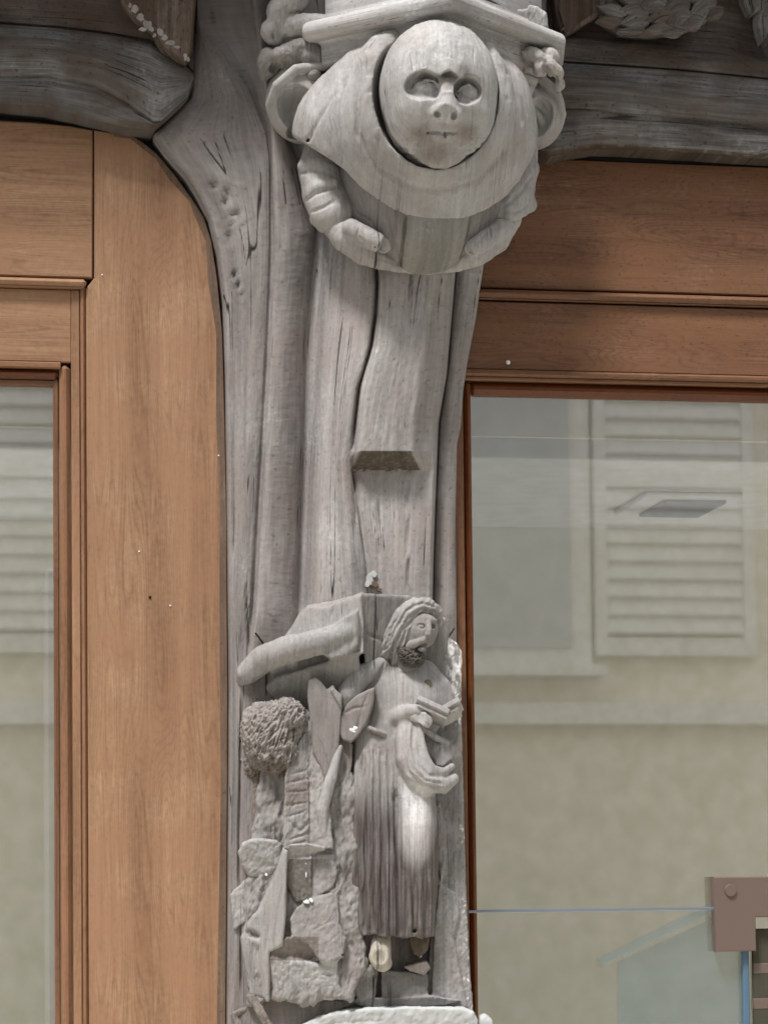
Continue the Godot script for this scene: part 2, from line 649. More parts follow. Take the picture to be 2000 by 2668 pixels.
func plain(c: Color, rough := 0.7, metal := 0.0) -> StandardMaterial3D:
	var m := StandardMaterial3D.new()
	m.albedo_color = c
	m.roughness = rough
	m.metallic = metal
	return m

# ---------------------------------------------------------------- the scene
func _ready() -> void:
	rng.seed = 7
	# camera: from the pavement, a little to the left of the post, lens shifted up
	var cam := Camera3D.new()
	cam.name = "camera"
	var yaw := deg_to_rad(-9.5)
	cam.position = Vector3(-DIST * sin(-yaw), 0.0, DIST * cos(yaw))
	cam.basis = Basis(Vector3.UP, yaw) * Basis(Vector3.RIGHT, deg_to_rad(3.0)) * Basis(Vector3(0, 0, 1), deg_to_rad(-0.6))
	cam.projection = Camera3D.PROJECTION_FRUSTUM
	cam.near = 0.05
	cam.far = 200.0
	cam.size = 2.0 * FOV_T * cam.near
	cam.frustum_offset = Vector2(0.0, SHIFT * cam.near)
	add_child(cam)
	cam_xf = cam.transform
	# sky, sun, exposure: a bright overcast day
	var env := Environment.new()
	env.background_mode = Environment.BG_SKY
	var sky := Sky.new()
	var sm := ProceduralSkyMaterial.new()
	sm.sky_top_color = Color(0.98, 0.99, 1.0)
	sm.sky_horizon_color = Color(0.66, 0.67, 0.69)
	sm.ground_bottom_color = Color(0.3, 0.29, 0.28)
	sm.ground_horizon_color = Color(0.5, 0.5, 0.5)
	sm.sky_curve = 0.3
	sm.sky_energy_multiplier = 0.62
	sky.sky_material = sm
	env.sky = sky
	env.tonemap_mode = Environment.TONE_MAPPER_LINEAR
	env.tonemap_exposure = 2.95
	env.sdfgi_enabled = true
	env.ssao_enabled = true
	env.ssil_enabled = true
	var we := WorldEnvironment.new()
	we.name = "world_environment"
	we.environment = env
	add_child(we)
	var sun := DirectionalLight3D.new()
	sun.name = "sun"
	sun.light_energy = 0.5
	sun.light_angular_distance = 11.0
	sun.light_color = Color(1.0, 0.99, 0.975)
	sun.shadow_enabled = true
	sun.look_at_from_position(Vector3(-2.2, 6.5, 3.0), Vector3.ZERO)
	add_child(sun)

	# what takes computing: textures and carvings, shared out over the cores
	var w_grey := wood_job({"seed": 11, "dark": Color(0.43, 0.41, 0.405), "light": Color(0.75, 0.735, 0.73), "warm": Color(0.63, 0.585, 0.57), "blot": 0.3, "fibre": 0.8, "pale": Color(0.80, 0.80, 0.79), "pale_from": 0.45, "crack": 1.0, "crack_w": 256, "pits": 0.35, "warmth": 0.55})
	var w_rough := wood_job({"seed": 41, "dark": Color(0.36, 0.335, 0.315), "light": Color(0.76, 0.735, 0.71), "warm": Color(0.52, 0.45, 0.40), "pale": Color(0.78, 0.77, 0.75), "pale_from": 0.42, "crack": 0.8, "crack_w": 128, "warmth": 0.8, "fibre": 1.2, "pits": 0.6})
	var w_silver := wood_job({"seed": 57, "dark": Color(0.50, 0.49, 0.49), "light": Color(0.83, 0.825, 0.825), "warm": Color(0.69, 0.655, 0.64), "blot": 0.35, "pale": Color(0.91, 0.91, 0.92), "pale_from": 0.4, "crack": 1.2, "crack_w": 256, "pits": 0.45, "fibre": 0.8, "warmth": 0.5})
	var w_oak := wood_job({"seed": 71, "wide_h": 4, "dark": Color(0.45, 0.325, 0.24), "light": Color(0.72, 0.58, 0.465), "warm": Color(0.625, 0.475, 0.37), "pale": Color(0.76, 0.62, 0.5), "pale_from": 0.62, "blot": 0.25, "crack": 0.0, "ring": 0.22, "fibre": 0.6, "pits": 0.15, "warmth": 0.8})
	var w_red := wood_job({"seed": 97, "wide_h": 8, "dark": Color(0.33, 0.22, 0.155), "light": Color(0.57, 0.425, 0.335), "warm": Color(0.49, 0.345, 0.25), "pale": Color(0.62, 0.47, 0.38), "pale_from": 0.5, "crack": 0.25, "crack_w": 64, "blot": 0.3, "ring": 0.25, "fibre": 0.6, "pits": 0.4, "warmth": 0.8})
	var carvings := plan_carvings()
	var threads := []
	for i in 4:
		threads.append(Thread.new())
		threads[-1].start(worker)
	for t in threads: t.wait_to_finish()

	M.post = wood(w_grey, Color.WHITE, 0.85, 0.16)
	M.carved = wood(w_silver, Color.WHITE, 0.75, 0.09, 0.62)
	M.flecked = wood(w_silver, Color(1.34, 1.34, 1.34), 0.78, 0.09, 0.62)
	M.grime = wood(w_grey, Color(0.72, 0.62, 0.54), 0.8, 0.1)
	M.trim = wood(w_silver, Color.WHITE, 0.8, 0.1)
	M.rough = wood(w_grey, Color(0.96, 0.95, 0.94), 0.9, 0.14, 0.7)
	M.knee = wood(w_rough, Color(0.95, 0.95, 0.95), 0.9, 0.2)
	M.beam = wood(w_rough, Color(0.74, 0.75, 0.77), 0.85, 0.2)
	M.beam_brown = wood(w_rough, Color(0.66, 0.61, 0.58), 0.9, 0.2)
	M.oak = wood(w_oak, Color.WHITE, 0.5, 0.03)
	M.oak_worn = wood(w_oak, Color(0.9, 0.86, 0.84), 0.6, 0.05)
	M.red = wood(w_red, Color.WHITE, 0.5, 0.04)
	M.red_gloss = wood(w_red, Color(0.88, 0.70, 0.54), 0.3, 0.04)
	M.black = plain(Color(0.035, 0.035, 0.04), 0.6)
	M.white_paint = plain(Color(0.88, 0.885, 0.89), 0.7)
	M.plaster = wall_paint(Color(0.93, 0.915, 0.865), 5, 1.4)
	M.room = wall_paint(Color(0.90, 0.89, 0.82), 9, 1.0)
	M.ceiling = wall_paint(Color(0.93, 0.935, 0.93), 13, 1.0)
	M.shutter = wall_paint(Color(0.93, 0.93, 0.93), 17, 0.7)
	M.stone = wall_paint(Color(0.76, 0.765, 0.77), 21, 0.25)
	M.asphalt = wall_paint(Color(0.5, 0.49, 0.47), 25, 0.6)
	M.iron = plain(Color(0.1, 0.09, 0.09), 0.6, 0.6)
	M.metal = plain(Color(0.47, 0.4, 0.375), 0.45, 0.3)
	M.steel = plain(Color(0.55, 0.6, 0.66), 0.3, 0.6)
	M.glass_edge = plain(Color(0.33, 0.43, 0.52), 0.3)
	M.reveal = plain(Color(0.7, 0.7, 0.68), 0.8)
	M.flaking = wood(w_grey, Color(1, 1, 1), 0.9, 0.2)
	M.window = plain(Color(0.72, 0.74, 0.76), 0.3)
	M.pane = mirror_pane(0.33)
	var clear := plain(Color(0.45, 0.55, 0.58, 0.0), 0.03)
	clear.transparency = BaseMaterial3D.TRANSPARENCY_ALPHA
	clear.albedo_color.a = 0.16
	M.clear = clear
	M.dark = plain(Color(0.26, 0.25, 0.2), 0.9)
	M.grille = plain(Color(0.2, 0.29, 0.36), 0.5)

	street()
	building_shell()
	post_and_timbers()
	shopfronts()
	inside()
	place_carvings(carvings)
	small_things()

func mirror_pane(share: float) -> ORMMaterial3D:      # shop glass in a bright street: some of the light comes back, the rest goes through
	var m := ORMMaterial3D.new()
	var one := Image.create(4, 4, false, Image.FORMAT_RGB8)
	one.fill(Color(1.0, 0.026, 1.0))
	m.orm_texture = ImageTexture.create_from_image(one)
	m.albedo_color = Color(0.96, 0.95, 0.94, share)
	m.transparency = BaseMaterial3D.TRANSPARENCY_ALPHA
	return m

func wall_paint(c: Color, sd: int, scale: float) -> StandardMaterial3D:
	var f := FastNoiseLite.new()
	f.seed = sd
	f.frequency = 0.02
	f.fractal_octaves = 6
	var im := f.get_seamless_image(512, 512)
	var al := PackedByteArray()
	var src := im.get_data()
	for i in 512 * 512:
		var t := 0.95 + 0.1 * (src[i] / 255.0 - 0.5)
		al.append(int(clampf(c.r * t, 0, 1) * 255))
		al.append(int(clampf(c.g * t, 0, 1) * 255))
		al.append(int(clampf(c.b * t * (0.97 + 0.05 * src[i] / 255.0), 0, 1) * 255))
	var m := StandardMaterial3D.new()
	m.albedo_texture = ImageTexture.create_from_image(Image.create_from_data(512, 512, false, Image.FORMAT_RGB8, al))
	m.heightmap_enabled = true
	m.heightmap_texture = ImageTexture.create_from_image(im)
	m.heightmap_scale = 0.04
	m.uv1_triplanar = true
	m.uv1_scale = Vector3.ONE / scale
	m.roughness = 0.9
	m.metallic_specular = 0.3
	m.vertex_color_use_as_albedo = true
	return m

func slab(x0: float, x1: float, y0: float, y1: float, z0: float, z1: float) -> ArrayMesh:
	return chamfer_box(Vector3(x0, y0, z0), Vector3(x1, y1, z1), 0.003)

const GROUND := -1.62
const FAR_Z := 8.6           # the front of the house across the street

func street() -> void:
	struct("street", slab(-60, 60, GROUND - 0.2, GROUND, -50, 60), M.asphalt)
	struct("pavement", slab(-30, 30, GROUND - 0.05, GROUND + 0.12, 0.0, 1.6), M.plaster)
	# the house across the street, which the shop windows mirror
	var h := thing("opposite_house", "pale plastered house with white louvred shutters mirrored in the shop windows", "house", Vector3(0, GROUND, FAR_Z))
	put("wall", slab(-7, 16, GROUND, 5.5, FAR_Z + 0.12, FAR_Z + 1.2), M.plaster, h)
	put("cornice", slab(-7, 16, 5.3, 5.6, FAR_Z - 0.2, FAR_Z + 0.11), M.plaster, h)
	put("string_course", slab(-7, 16, 0.86, 0.98, FAR_Z + 0.03, FAR_Z + 0.117), M.shutter, h)
	put("plinth", slab(-7, 16, GROUND, -0.9, FAR_Z + 0.02, FAR_Z + 0.117), M.room, h)
	for w in [[-1.6, 1.28], [2.01, 1.28], [5.6, 1.28], [9.2, 1.28]]:
		var x: float = w[0]
		var b: float = w[1]
		put("window_surround", slab(x - 0.62, x + 0.62, b - 0.1, b + 1.95, FAR_Z + 0.06, FAR_Z + 0.117), M.shutter, h)
		put("window", slab(x - 0.5, x + 0.5, b, b + 1.85, FAR_Z + 0.03, FAR_Z + 0.058), M.window, h)
		put("window_sill", slab(x - 0.68, x + 0.68, b - 0.16, b - 0.1, FAR_Z - 0.06, FAR_Z + 0.117), M.shutter, h)
		for s in [-1.0, 1.0]:
			var cx: float = x + s * 1.1
			var sh := put("shutter", slab(cx - 0.46, cx - 0.39, b - 0.04, b + 1.9, FAR_Z + 0.04, FAR_Z + 0.1), M.shutter, h)
			put("stile", slab(cx + 0.39, cx + 0.46, b - 0.04, b + 1.9, FAR_Z + 0.04, FAR_Z + 0.1), M.shutter, sh)
			for e in [-0.04, 0.9, 1.8]:
				put("rail", slab(cx - 0.389, cx + 0.389, b + e, b + e + 0.1, FAR_Z + 0.042, FAR_Z + 0.098), M.shutter, sh)
			for k in 17:
				var y: float = b + 0.1 + k * 0.1
				if absf(y - b - 0.93) < 0.07: continue
				var t := Tris.new()
				var a := Vector3(cx - 0.388, y - 0.005, FAR_Z + 0.045)
				var c := Vector3(cx + 0.388, y - 0.005, FAR_Z + 0.045)
				var up := Vector3(0, 0.099, 0.03)
				var th := Vector3(0, 0.013, -0.004)
				t.quad(a, c, c + up, a + up, Vector2.ZERO, Vector2.ZERO, Vector2.ZERO, Vector2.ZERO, Vector3(0, 0.4, -1))
				t.quad(a - th, c - th, c + up - th, a + up - th, Vector2.ZERO, Vector2.ZERO, Vector2.ZERO, Vector2.ZERO, Vector3(0, -0.4, 1))
				t.quad(a, c, c - th, a - th, Vector2.ZERO, Vector2.ZERO, Vector2.ZERO, Vector2.ZERO, Vector3(0, -1, -1))
				put("slat", t.mesh(), M.shutter, sh)

func building_shell() -> void:
	# everything behind the timbers, closed so that daylight comes in through the glass only
	var s := thing("timber_house", "old timber framed house front with a jettied upper storey over the shop", "house", Vector3(0, GROUND, -0.2))
	var top := Y(-210)
	put("upper_storey", slab(-4, 5, top + 0.22, top + 3.5, -0.3, 0.20), M.plaster, s)
	put("jetty_beam", chamfer_box(Vector3(-4, top, -0.29), Vector3(5, top + 0.217, 0.26), 0.02, true), M.beam, s)
	put("wall", slab(X(240, -60), X(1215, -60), GROUND, top, -0.28, -60 * K), M.black, s)
	put("wall", slab(-4, X(260, -60), Y(960, -60, 100), top, -0.28, -60 * K - 0.003), M.black, s)
	put("wall", slab(X(1200, -60), 5, Y(1000, -60, 1300), top, -0.28, -60 * K - 0.003), M.black, s)
	put("wall", slab(-4, 5, GROUND, GROUND + 0.5, -0.281, -0.01), M.plaster, s)

# ---------------------------------------------------------------- post, knee and beams
func post_and_timbers() -> void:
	var post := thing("corner_post", "tall weathered grey oak post carved into rounded shafts and a flat centre face", "post", P(900, 2668, 0))
	var A := [[-90, 514, 10], [170, 503, 10], [258, 497, 8], [262, 490, 8], [300, 452, 10], [353, 399, 12], [400, 432, 12], [458, 484, 12], [504, 512, 12], [567, 545, 12], [663, 569, 12], [784, 584, 12], [965, 590, 12], [1327, 595, 12], [1809, 600, 12], [2720, 594, 12]]
	var Bt := [[-90, 515, 34], [10, 516, 34], [69, 524, 36], [151, 594, 40], [230, 642, 42], [344, 690, 44], [412, 700, 46], [640, 700, 46], [900, 690, 46], [1300, 668, 44], [1560, 652, 40], [1700, 640, 34], [2720, 640, 16]]
	var Ct := [[-90, 640, 40], [100, 668, 42], [344, 706, 44], [640, 716, 50], [900, 704, 50], [1300, 684, 48], [1560, 668, 42], [1700, 655, 34], [2720, 655, 16]]
	var D := [[-90, 702, 10], [200, 714, 10], [330, 742, 4], [450, 786, -4], [603, 825, -14], [750, 809, -16], [900, 796, -16], [1085, 792, -16], [1300, 784, -16], [1568, 774, -10], [1720, 766, 12], [2720, 770, 14]]
	var E := [[-90, 720, 20], [330, 766, 20], [603, 848, 2], [750, 834, 0], [1085, 815, 0], [1300, 806, 0], [1568, 797, 2], [1720, 790, 14], [2720, 790, 16]]
	var E2 := [[-90, 800, 90], [330, 860, 90], [603, 905, 88], [750, 893, 88], [1085, 866, 88], [1300, 854, 88], [1568, 850, 88], [1720, 850, 40], [2720, 850, 16]]
	var Ft := [[-90, 975, 118], [560, 976, 120], [690, 980, 122], [830, 976, 122], [900, 966, 122], [1010, 936, 122], [1140, 921, 120], [1200, 912, 118], [1260, 920, 108], [1460, 948, 104], [1600, 960, 90], [1720, 960, 50], [2720, 960, 16]]
	var F2 := [[-90, 996, 140], [560, 996, 140], [690, 996, 140], [830, 990, 140], [900, 984, 140], [1010, 960, 141], [1120, 944, 142], [1172, 935, 142], [1178, 934, 142], [1222, 914, 84], [1240, 917, 84], [1460, 952, 92], [1600, 964, 86], [1720, 962, 50], [2720, 962, 16]]
	var G := [[-90, 1135, 142], [560, 1133, 142], [700, 1125, 142], [900, 1105, 142], [1080, 1079, 142], [1172, 1074, 142], [1178, 1075, 142], [1226, 1100, 84], [1250, 1085, 86], [1480, 1068, 92], [1600, 1066, 86], [1720, 1066, 50], [2720, 1066, 16]]
	var H := [[-90, 1185, 92], [690, 1180, 92], [835, 1168, 90], [973, 1157, 88], [1037, 1147, 84], [1101, 1136, 82], [1202, 1131, 80], [1339, 1127, 80], [1477, 1123, 76], [1600, 1120, 70], [1720, 1120, 40], [2720, 1130, 16]]
	var I := [[-90, 1194, -6], [690, 1189, -6], [835, 1177, -6], [973, 1165, -6], [1101, 1144, -8], [1339, 1134, -8], [1477, 1130, -6], [1600, 1128, 0], [1720, 1126, 12], [2720, 1140, 16]]
	var J := [[-90, 1275, -14], [560, 1268, -14], [679, 1261, -14], [835, 1238, -14], [950, 1216, -14], [1018, 1206, -14], [1110, 1200, -14], [1156, 1190, -14], [1339, 1186, -14], [1700, 1189, -10], [1900, 1200, 4], [2100, 1208, 4], [2620, 1224, 4], [2720, 1228, 4]]
	# between two rails: samples, how it swells ("r" round, "p" slight arch), by how much above and below y = 1600
	var rails := [A, Bt, Ct, D, E, E2, Ft, F2, G, H, I, J]
	var how := [["p", 14, 14], ["p", -12, 7], ["r", 34, 18], ["p", -6, 4], ["p", 20, 12], ["p", 16, 16], ["p", -3, 5], ["p", 2, 22], ["p", 0, 9], ["p", 0, 3], ["r", 34, 16]]
	var cuts := [   # drying cracks: [width, depth, [y, x] ...]
		[4.5, 40.0, [[640, 979], [740, 983], [820, 979], [900, 967], [1010, 935], [1140, 921], [1175, 918]]],
		[3.5, 14.0, [[1180, 925], [1200, 915], [1420, 930]]], [3.0, 14.0, [[610, 1079], [720, 1072], [800, 1063]]], [3.0, 12.0, [[1240, 1062], [1540, 1062]]],
		[3.0, 12.0, [[1230, 985], [1500, 988]]], [3.5, 12.0, [[940, 603], [1200, 612], [1560, 606]]], [3.0, 12.0, [[1500, 640], [1700, 650]]],
		[3.5, 14.0, [[560, 610], [610, 596], [700, 604], [800, 642]]], [4.0, 14.0, [[380, 540], [480, 580], [600, 640]]], [3.5, 14.0, [[430, 520], [560, 610], [600, 650]]],
		[3.5, 12.0, [[2080, 1180], [2300, 1165], [2560, 1180]]], [3.0, 12.0, [[2400, 1200], [2600, 1216]]], [3.0, 12.0, [[1800, 630], [2200, 622], [2600, 630]]]]
	var nz := FastNoiseLite.new()
	nz.seed = 3
	nz.frequency = 0.012
	var rows := []
	var cols := []
	var us := []
	var y := -225.0
	while y <= 2720.0:
		var row := PackedVector3Array()
		var col := PackedColorArray()
		var low := smoothstep(1560.0, 1760.0, y)
		for r in rails.size() - 1:
			var xa := look(rails[r], y, 1)
			var za := look(rails[r], y, 2)
			var xb := look(rails[r + 1], y, 1)
			var zb := look(rails[r + 1], y, 2)
			var n: int = how[r][2]
			for i in (n + 1 if r == rails.size() - 2 else n):
				var t := float(i) / n
				if rows.is_empty(): us.append((lerpf(look(rails[r], 1000.0, 1), look(rails[r + 1], 1000.0, 1), t) + lerpf(look(rails[r], 1000.0, 2), look(rails[r + 1], 1000.0, 2), t) * 0.6) * K)
				var x := lerpf(xa, xb, t)
				var z := lerpf(za, zb, t)
				var sw: float = how[r][1] * (1.0 - low)
				if how[r][0] == "r":
					t = 0.5 - 0.5 * cos(PI * t)
					x = lerpf(xa, xb, t)
					z = lerpf(za, zb, t) + sw * sqrt(maxf(0.0, 1.0 - (2.0 * t - 1.0) * (2.0 * t - 1.0)))
				else: z += sw * 4.0 * t * (1.0 - t)
				z += nz.get_noise_2d(x * 2.0, y * 0.25) * 4.0 + nz.get_noise_2d(x * 9.0, y * 0.7 + 900.0) * 1.8
				for c in cuts:
					var q: Array = c[2]
					if y < q[0][0] or y > q[-1][0]: continue
					var dx := absf(x - look(q, y, 1)) / float(c[0])
					if dx < 1.0: z -= float(c[1]) * (1.0 - dx * dx) * minf(1.0, minf(y - q[0][0], q[-1][0] - y) / 60.0)
				var tone := Color(1, 1, 1)
				var rag := nz.get_noise_2d(x * 6.0, y * 6.0)
				if y > 1175 and y < 1226 + rag * 8.0 and x > 938 - (y - 1176) * 0.5 + rag * 3.0 and x < 1073 + (y - 1176) * 0.5 + rag * 3.0: tone = Color(0.30, 0.26, 0.20).lerp(Color(0.5, 0.45, 0.38), clampf(rag * 2.0, 0, 1))      # moss and dirt on the torn end grain
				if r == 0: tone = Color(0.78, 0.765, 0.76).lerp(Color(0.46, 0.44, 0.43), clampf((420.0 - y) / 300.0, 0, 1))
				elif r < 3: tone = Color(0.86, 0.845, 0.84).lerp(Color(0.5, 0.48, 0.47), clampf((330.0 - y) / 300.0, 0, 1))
				if low > 0.0: tone = tone.lerp(Color(0.74, 0.725, 0.715), low)
				var pt := P(x, y, z)
				if row.is_empty():
					row.append(Vector3(pt.x, pt.y, -0.07))
					col.append(tone)
				row.append(pt)
				col.append(tone)
		var e := row[-1]
		row.append(Vector3(e.x, e.y, -0.07))
		col.append(col[-1])
		rows.append(row)
		cols.append(col)
		y += 3.0 if y > 1164 and y < 1240 else 9.0
	us.insert(0, us[0] - 0.05)
	us.append(us[-1] + 0.05)
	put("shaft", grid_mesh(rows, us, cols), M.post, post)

	# left: the curved beam over the shopfront
	var lb := thing("curved_beam", "dark grey curved beam arching over the orange shopfront", "beam", P(100, 300, 0))
	put("beam_body", beam_mesh(-720, 505, 7.0, [
		[[-160, -225, 46], [520, -225, 46]], [[-160, 40, 46], [0, 56, 46], [150, 66, 46], [293, 84, 46], [394, 102, 46], [481, 160, 46], [505, 186, 44]],
		[[-160, 46, 30], [0, 62, 30], [150, 72, 30], [293, 90, 30], [394, 109, 30], [481, 166, 30], [505, 190, 34]], [[-160, 54, 54], [0, 70, 54], [150, 80, 54], [293, 98, 54], [394, 119, 54], [481, 172, 54], [505, 194, 40]],
		[[-160, 190, 66], [0, 192, 66], [130, 192, 66], [250, 216, 66], [330, 262, 66], [400, 312, 62], [420, 314, 60], [490, 252, 50], [505, 206, 42]], [[-160, 198, 52], [0, 200, 52], [130, 200, 52], [250, 225, 52], [330, 270, 52], [400, 320, 52], [420, 318, 50], [490, 255, 46], [505, 210, 40]],
		[[-160, 262, 50], [0, 264, 50], [115, 273, 50], [229, 300, 50], [330, 326, 48], [399, 330, 46], [450, 290, 44], [490, 254, 42], [505, 214, 38]], [[-160, 274, 30], [0, 276, 30], [115, 286, 30], [229, 313, 30], [330, 340, 30], [399, 342, 30], [450, 298, 30], [490, 258, 30], [505, 216, 30]]],
		[14, 3, 3, 16, 3, 10, 4], [6, 0, 0, 14, 0, 8, 3], Color(0.62, 0.56, 0.54), 2, 0.25), M.beam, lb)

	# right: the beam with the carved leaves
	var rb := thing("window_beam", "dark grey weathered beam above the right shop window with rusty lower edge", "beam", P(1700, 300, 0))
	put("beam_body", beam_mesh(1180, 2500, 8.0, [
		[[1180, -225, 40], [2150, -225, 40]], [[1180, 80, 52], [1380, 88, 52], [1700, 108, 52], [1880, 122, 52], [2000, 158, 52], [2150, 170, 52]], [[1180, 90, 74], [1480, 98, 74], [1750, 124, 74], [1880, 132, 74], [2000, 164, 74], [2150, 180, 74]],
		[[1180, 150, 74], [1460, 158, 74], [1760, 178, 74], [2000, 202, 74], [2150, 214, 74]], [[1180, 154, 58], [1460, 162, 58], [1760, 182, 58], [2000, 206, 58], [2150, 218, 58]], [[1180, 159, 76], [1460, 166, 76], [1760, 186, 76], [2000, 210, 76], [2150, 222, 76]],
		[[1180, 280, 84], [1560, 266, 84], [1764, 296, 88], [2000, 318, 90], [2150, 330, 90]], [[1180, 300, 80], [1560, 300, 80], [1764, 308, 70], [2000, 330, 66], [2150, 342, 66]],
		[[1180, 380, 74], [1395, 384, 74], [1427, 398, 74], [1553, 378, 72], [1680, 384, 70], [2000, 404, 68], [2150, 410, 68]], [[1180, 390, 40], [1395, 394, 40], [1427, 412, 40], [1553, 389, 40], [1680, 394, 40], [2000, 415, 40], [2150, 424, 40]]],
		[10, 3, 8, 3, 3, 14, 4, 12, 4], [0, 0, 4, 0, 0, 10, 0, 6, 4], Color(0.60, 0.545, 0.52), 3, 1.0), M.beam, rb)

	# knee timbers at both upper corners
	var k1 := thing("knee_timber", "dark board between curved beam and post with flaking white paint", "timber", P(420, 60, 0))
	put("board", poly_board(outline([290, -225, 316, 0, 330, 22, 352, 44, 403, 80, 410, 104, 424, 126, 455, 146, 486, 162, 500, 134, 512, 0, 513, -225], 92), -0.02, 92 * K, 0.004), M.beam_brown, k1)
	for f in [[352, 24, 9, 12], [366, 44, 14, 10], [384, 62, 14, 12], [396, 74, 8, 8], [420, 82, 10, 12], [430, 98, 12, 10], [446, 112, 14, 8], [462, 122, 12, 6], [484, 148, 7, 9], [492, 154, 4, 8], [372, 74, 10, 5], [404, 90, 5, 7], [340, 12, 6, 8]]:
		put("paint_flake", flake(f[0], f[1], f[2], f[3], 93.2), M.flaking, k1)
	var k2 := thing("knee_timber", "slanting dark timber brace above the right corbel leaves", "timber", P(1520, 60, 0))
	put("board", poly_board(outline([1440, -225, 1446, 0, 1452, 60, 1470, 96, 1520, 62, 1604, 6, 1720, -225], 100), -0.02, 100 * K, 0.006), M.beam_brown, k2)
	put("raised_edge", poly_board(outline([1444, -90, 1446, 0, 1450, 40, 1462, 78, 1474, 72, 1462, 30, 1436, -90], 112), 98 * K, 112 * K, 0.004), M.beam_brown, k2)

func beam_mesh(x0: float, x1: float, step: float, rails: Array, n: Array, swell: Array, top_tone: Color, top_bands: int, rust: float) -> ArrayMesh:
	var nz := FastNoiseLite.new()
	nz.seed = 19
	nz.frequency = 0.012
	var rows := []
	var cols := []
	var us := [0.0]
	var x := x0
	while x <= x1 + 0.1:
		var row := PackedVector3Array()
		var col := PackedColorArray()
		for r in rails.size() - 1:
			for i in (int(n[r]) + 1 if r == rails.size() - 2 else int(n[r])):
				var t: float = float(i) / float(n[r])
				var y: float = lerpf(look(rails[r], x, 1), look(rails[r + 1], x, 1), t)
				var z: float = lerpf(look(rails[r], x, 2), look(rails[r + 1], x, 2), t) + float(swell[r]) * 4.0 * t * (1.0 - t)
				z += nz.get_noise_2d(x * 0.4, y * 3.0) * 5.0 + nz.get_noise_2d(x * 1.2, y * 12.0 + 500.0) * 2.5
				if rows.is_empty(): us.append((1000.0 - y - z) * K)
				var tone := top_tone if r < top_bands else Color(0.86, 0.87, 0.885)
				tone = tone.lerp(Color(0.62, 0.53, 0.46), clampf(nz.get_noise_2d(x * 0.35 + 300.0, y * 1.6) * 2.0 - 0.25, 0, 0.8))
				if r == rails.size() - 2: tone = tone.lerp(Color(0.52, 0.43, 0.36).lerp(Color(1.3, 1.2, 1.1), clampf(nz.get_noise_2d(x * 3.0, y * 6.0) * 4.0 - 1.2, 0, 1)), rust)
				row.append(P(x, y, z))
				col.append(tone)
		var a := row[0]
		var e := row[-1]
		row.insert(0, Vector3(a.x, a.y, -0.07))
		col.insert(0, col[0])
		row.append(Vector3(e.x, e.y, -0.07))
		col.append(col[-1])
		rows.append(row)
		cols.append(col)
		x += step
	us[0] = us[1]
	us.append(us[-1])
	return grid_mesh(rows, us, cols)

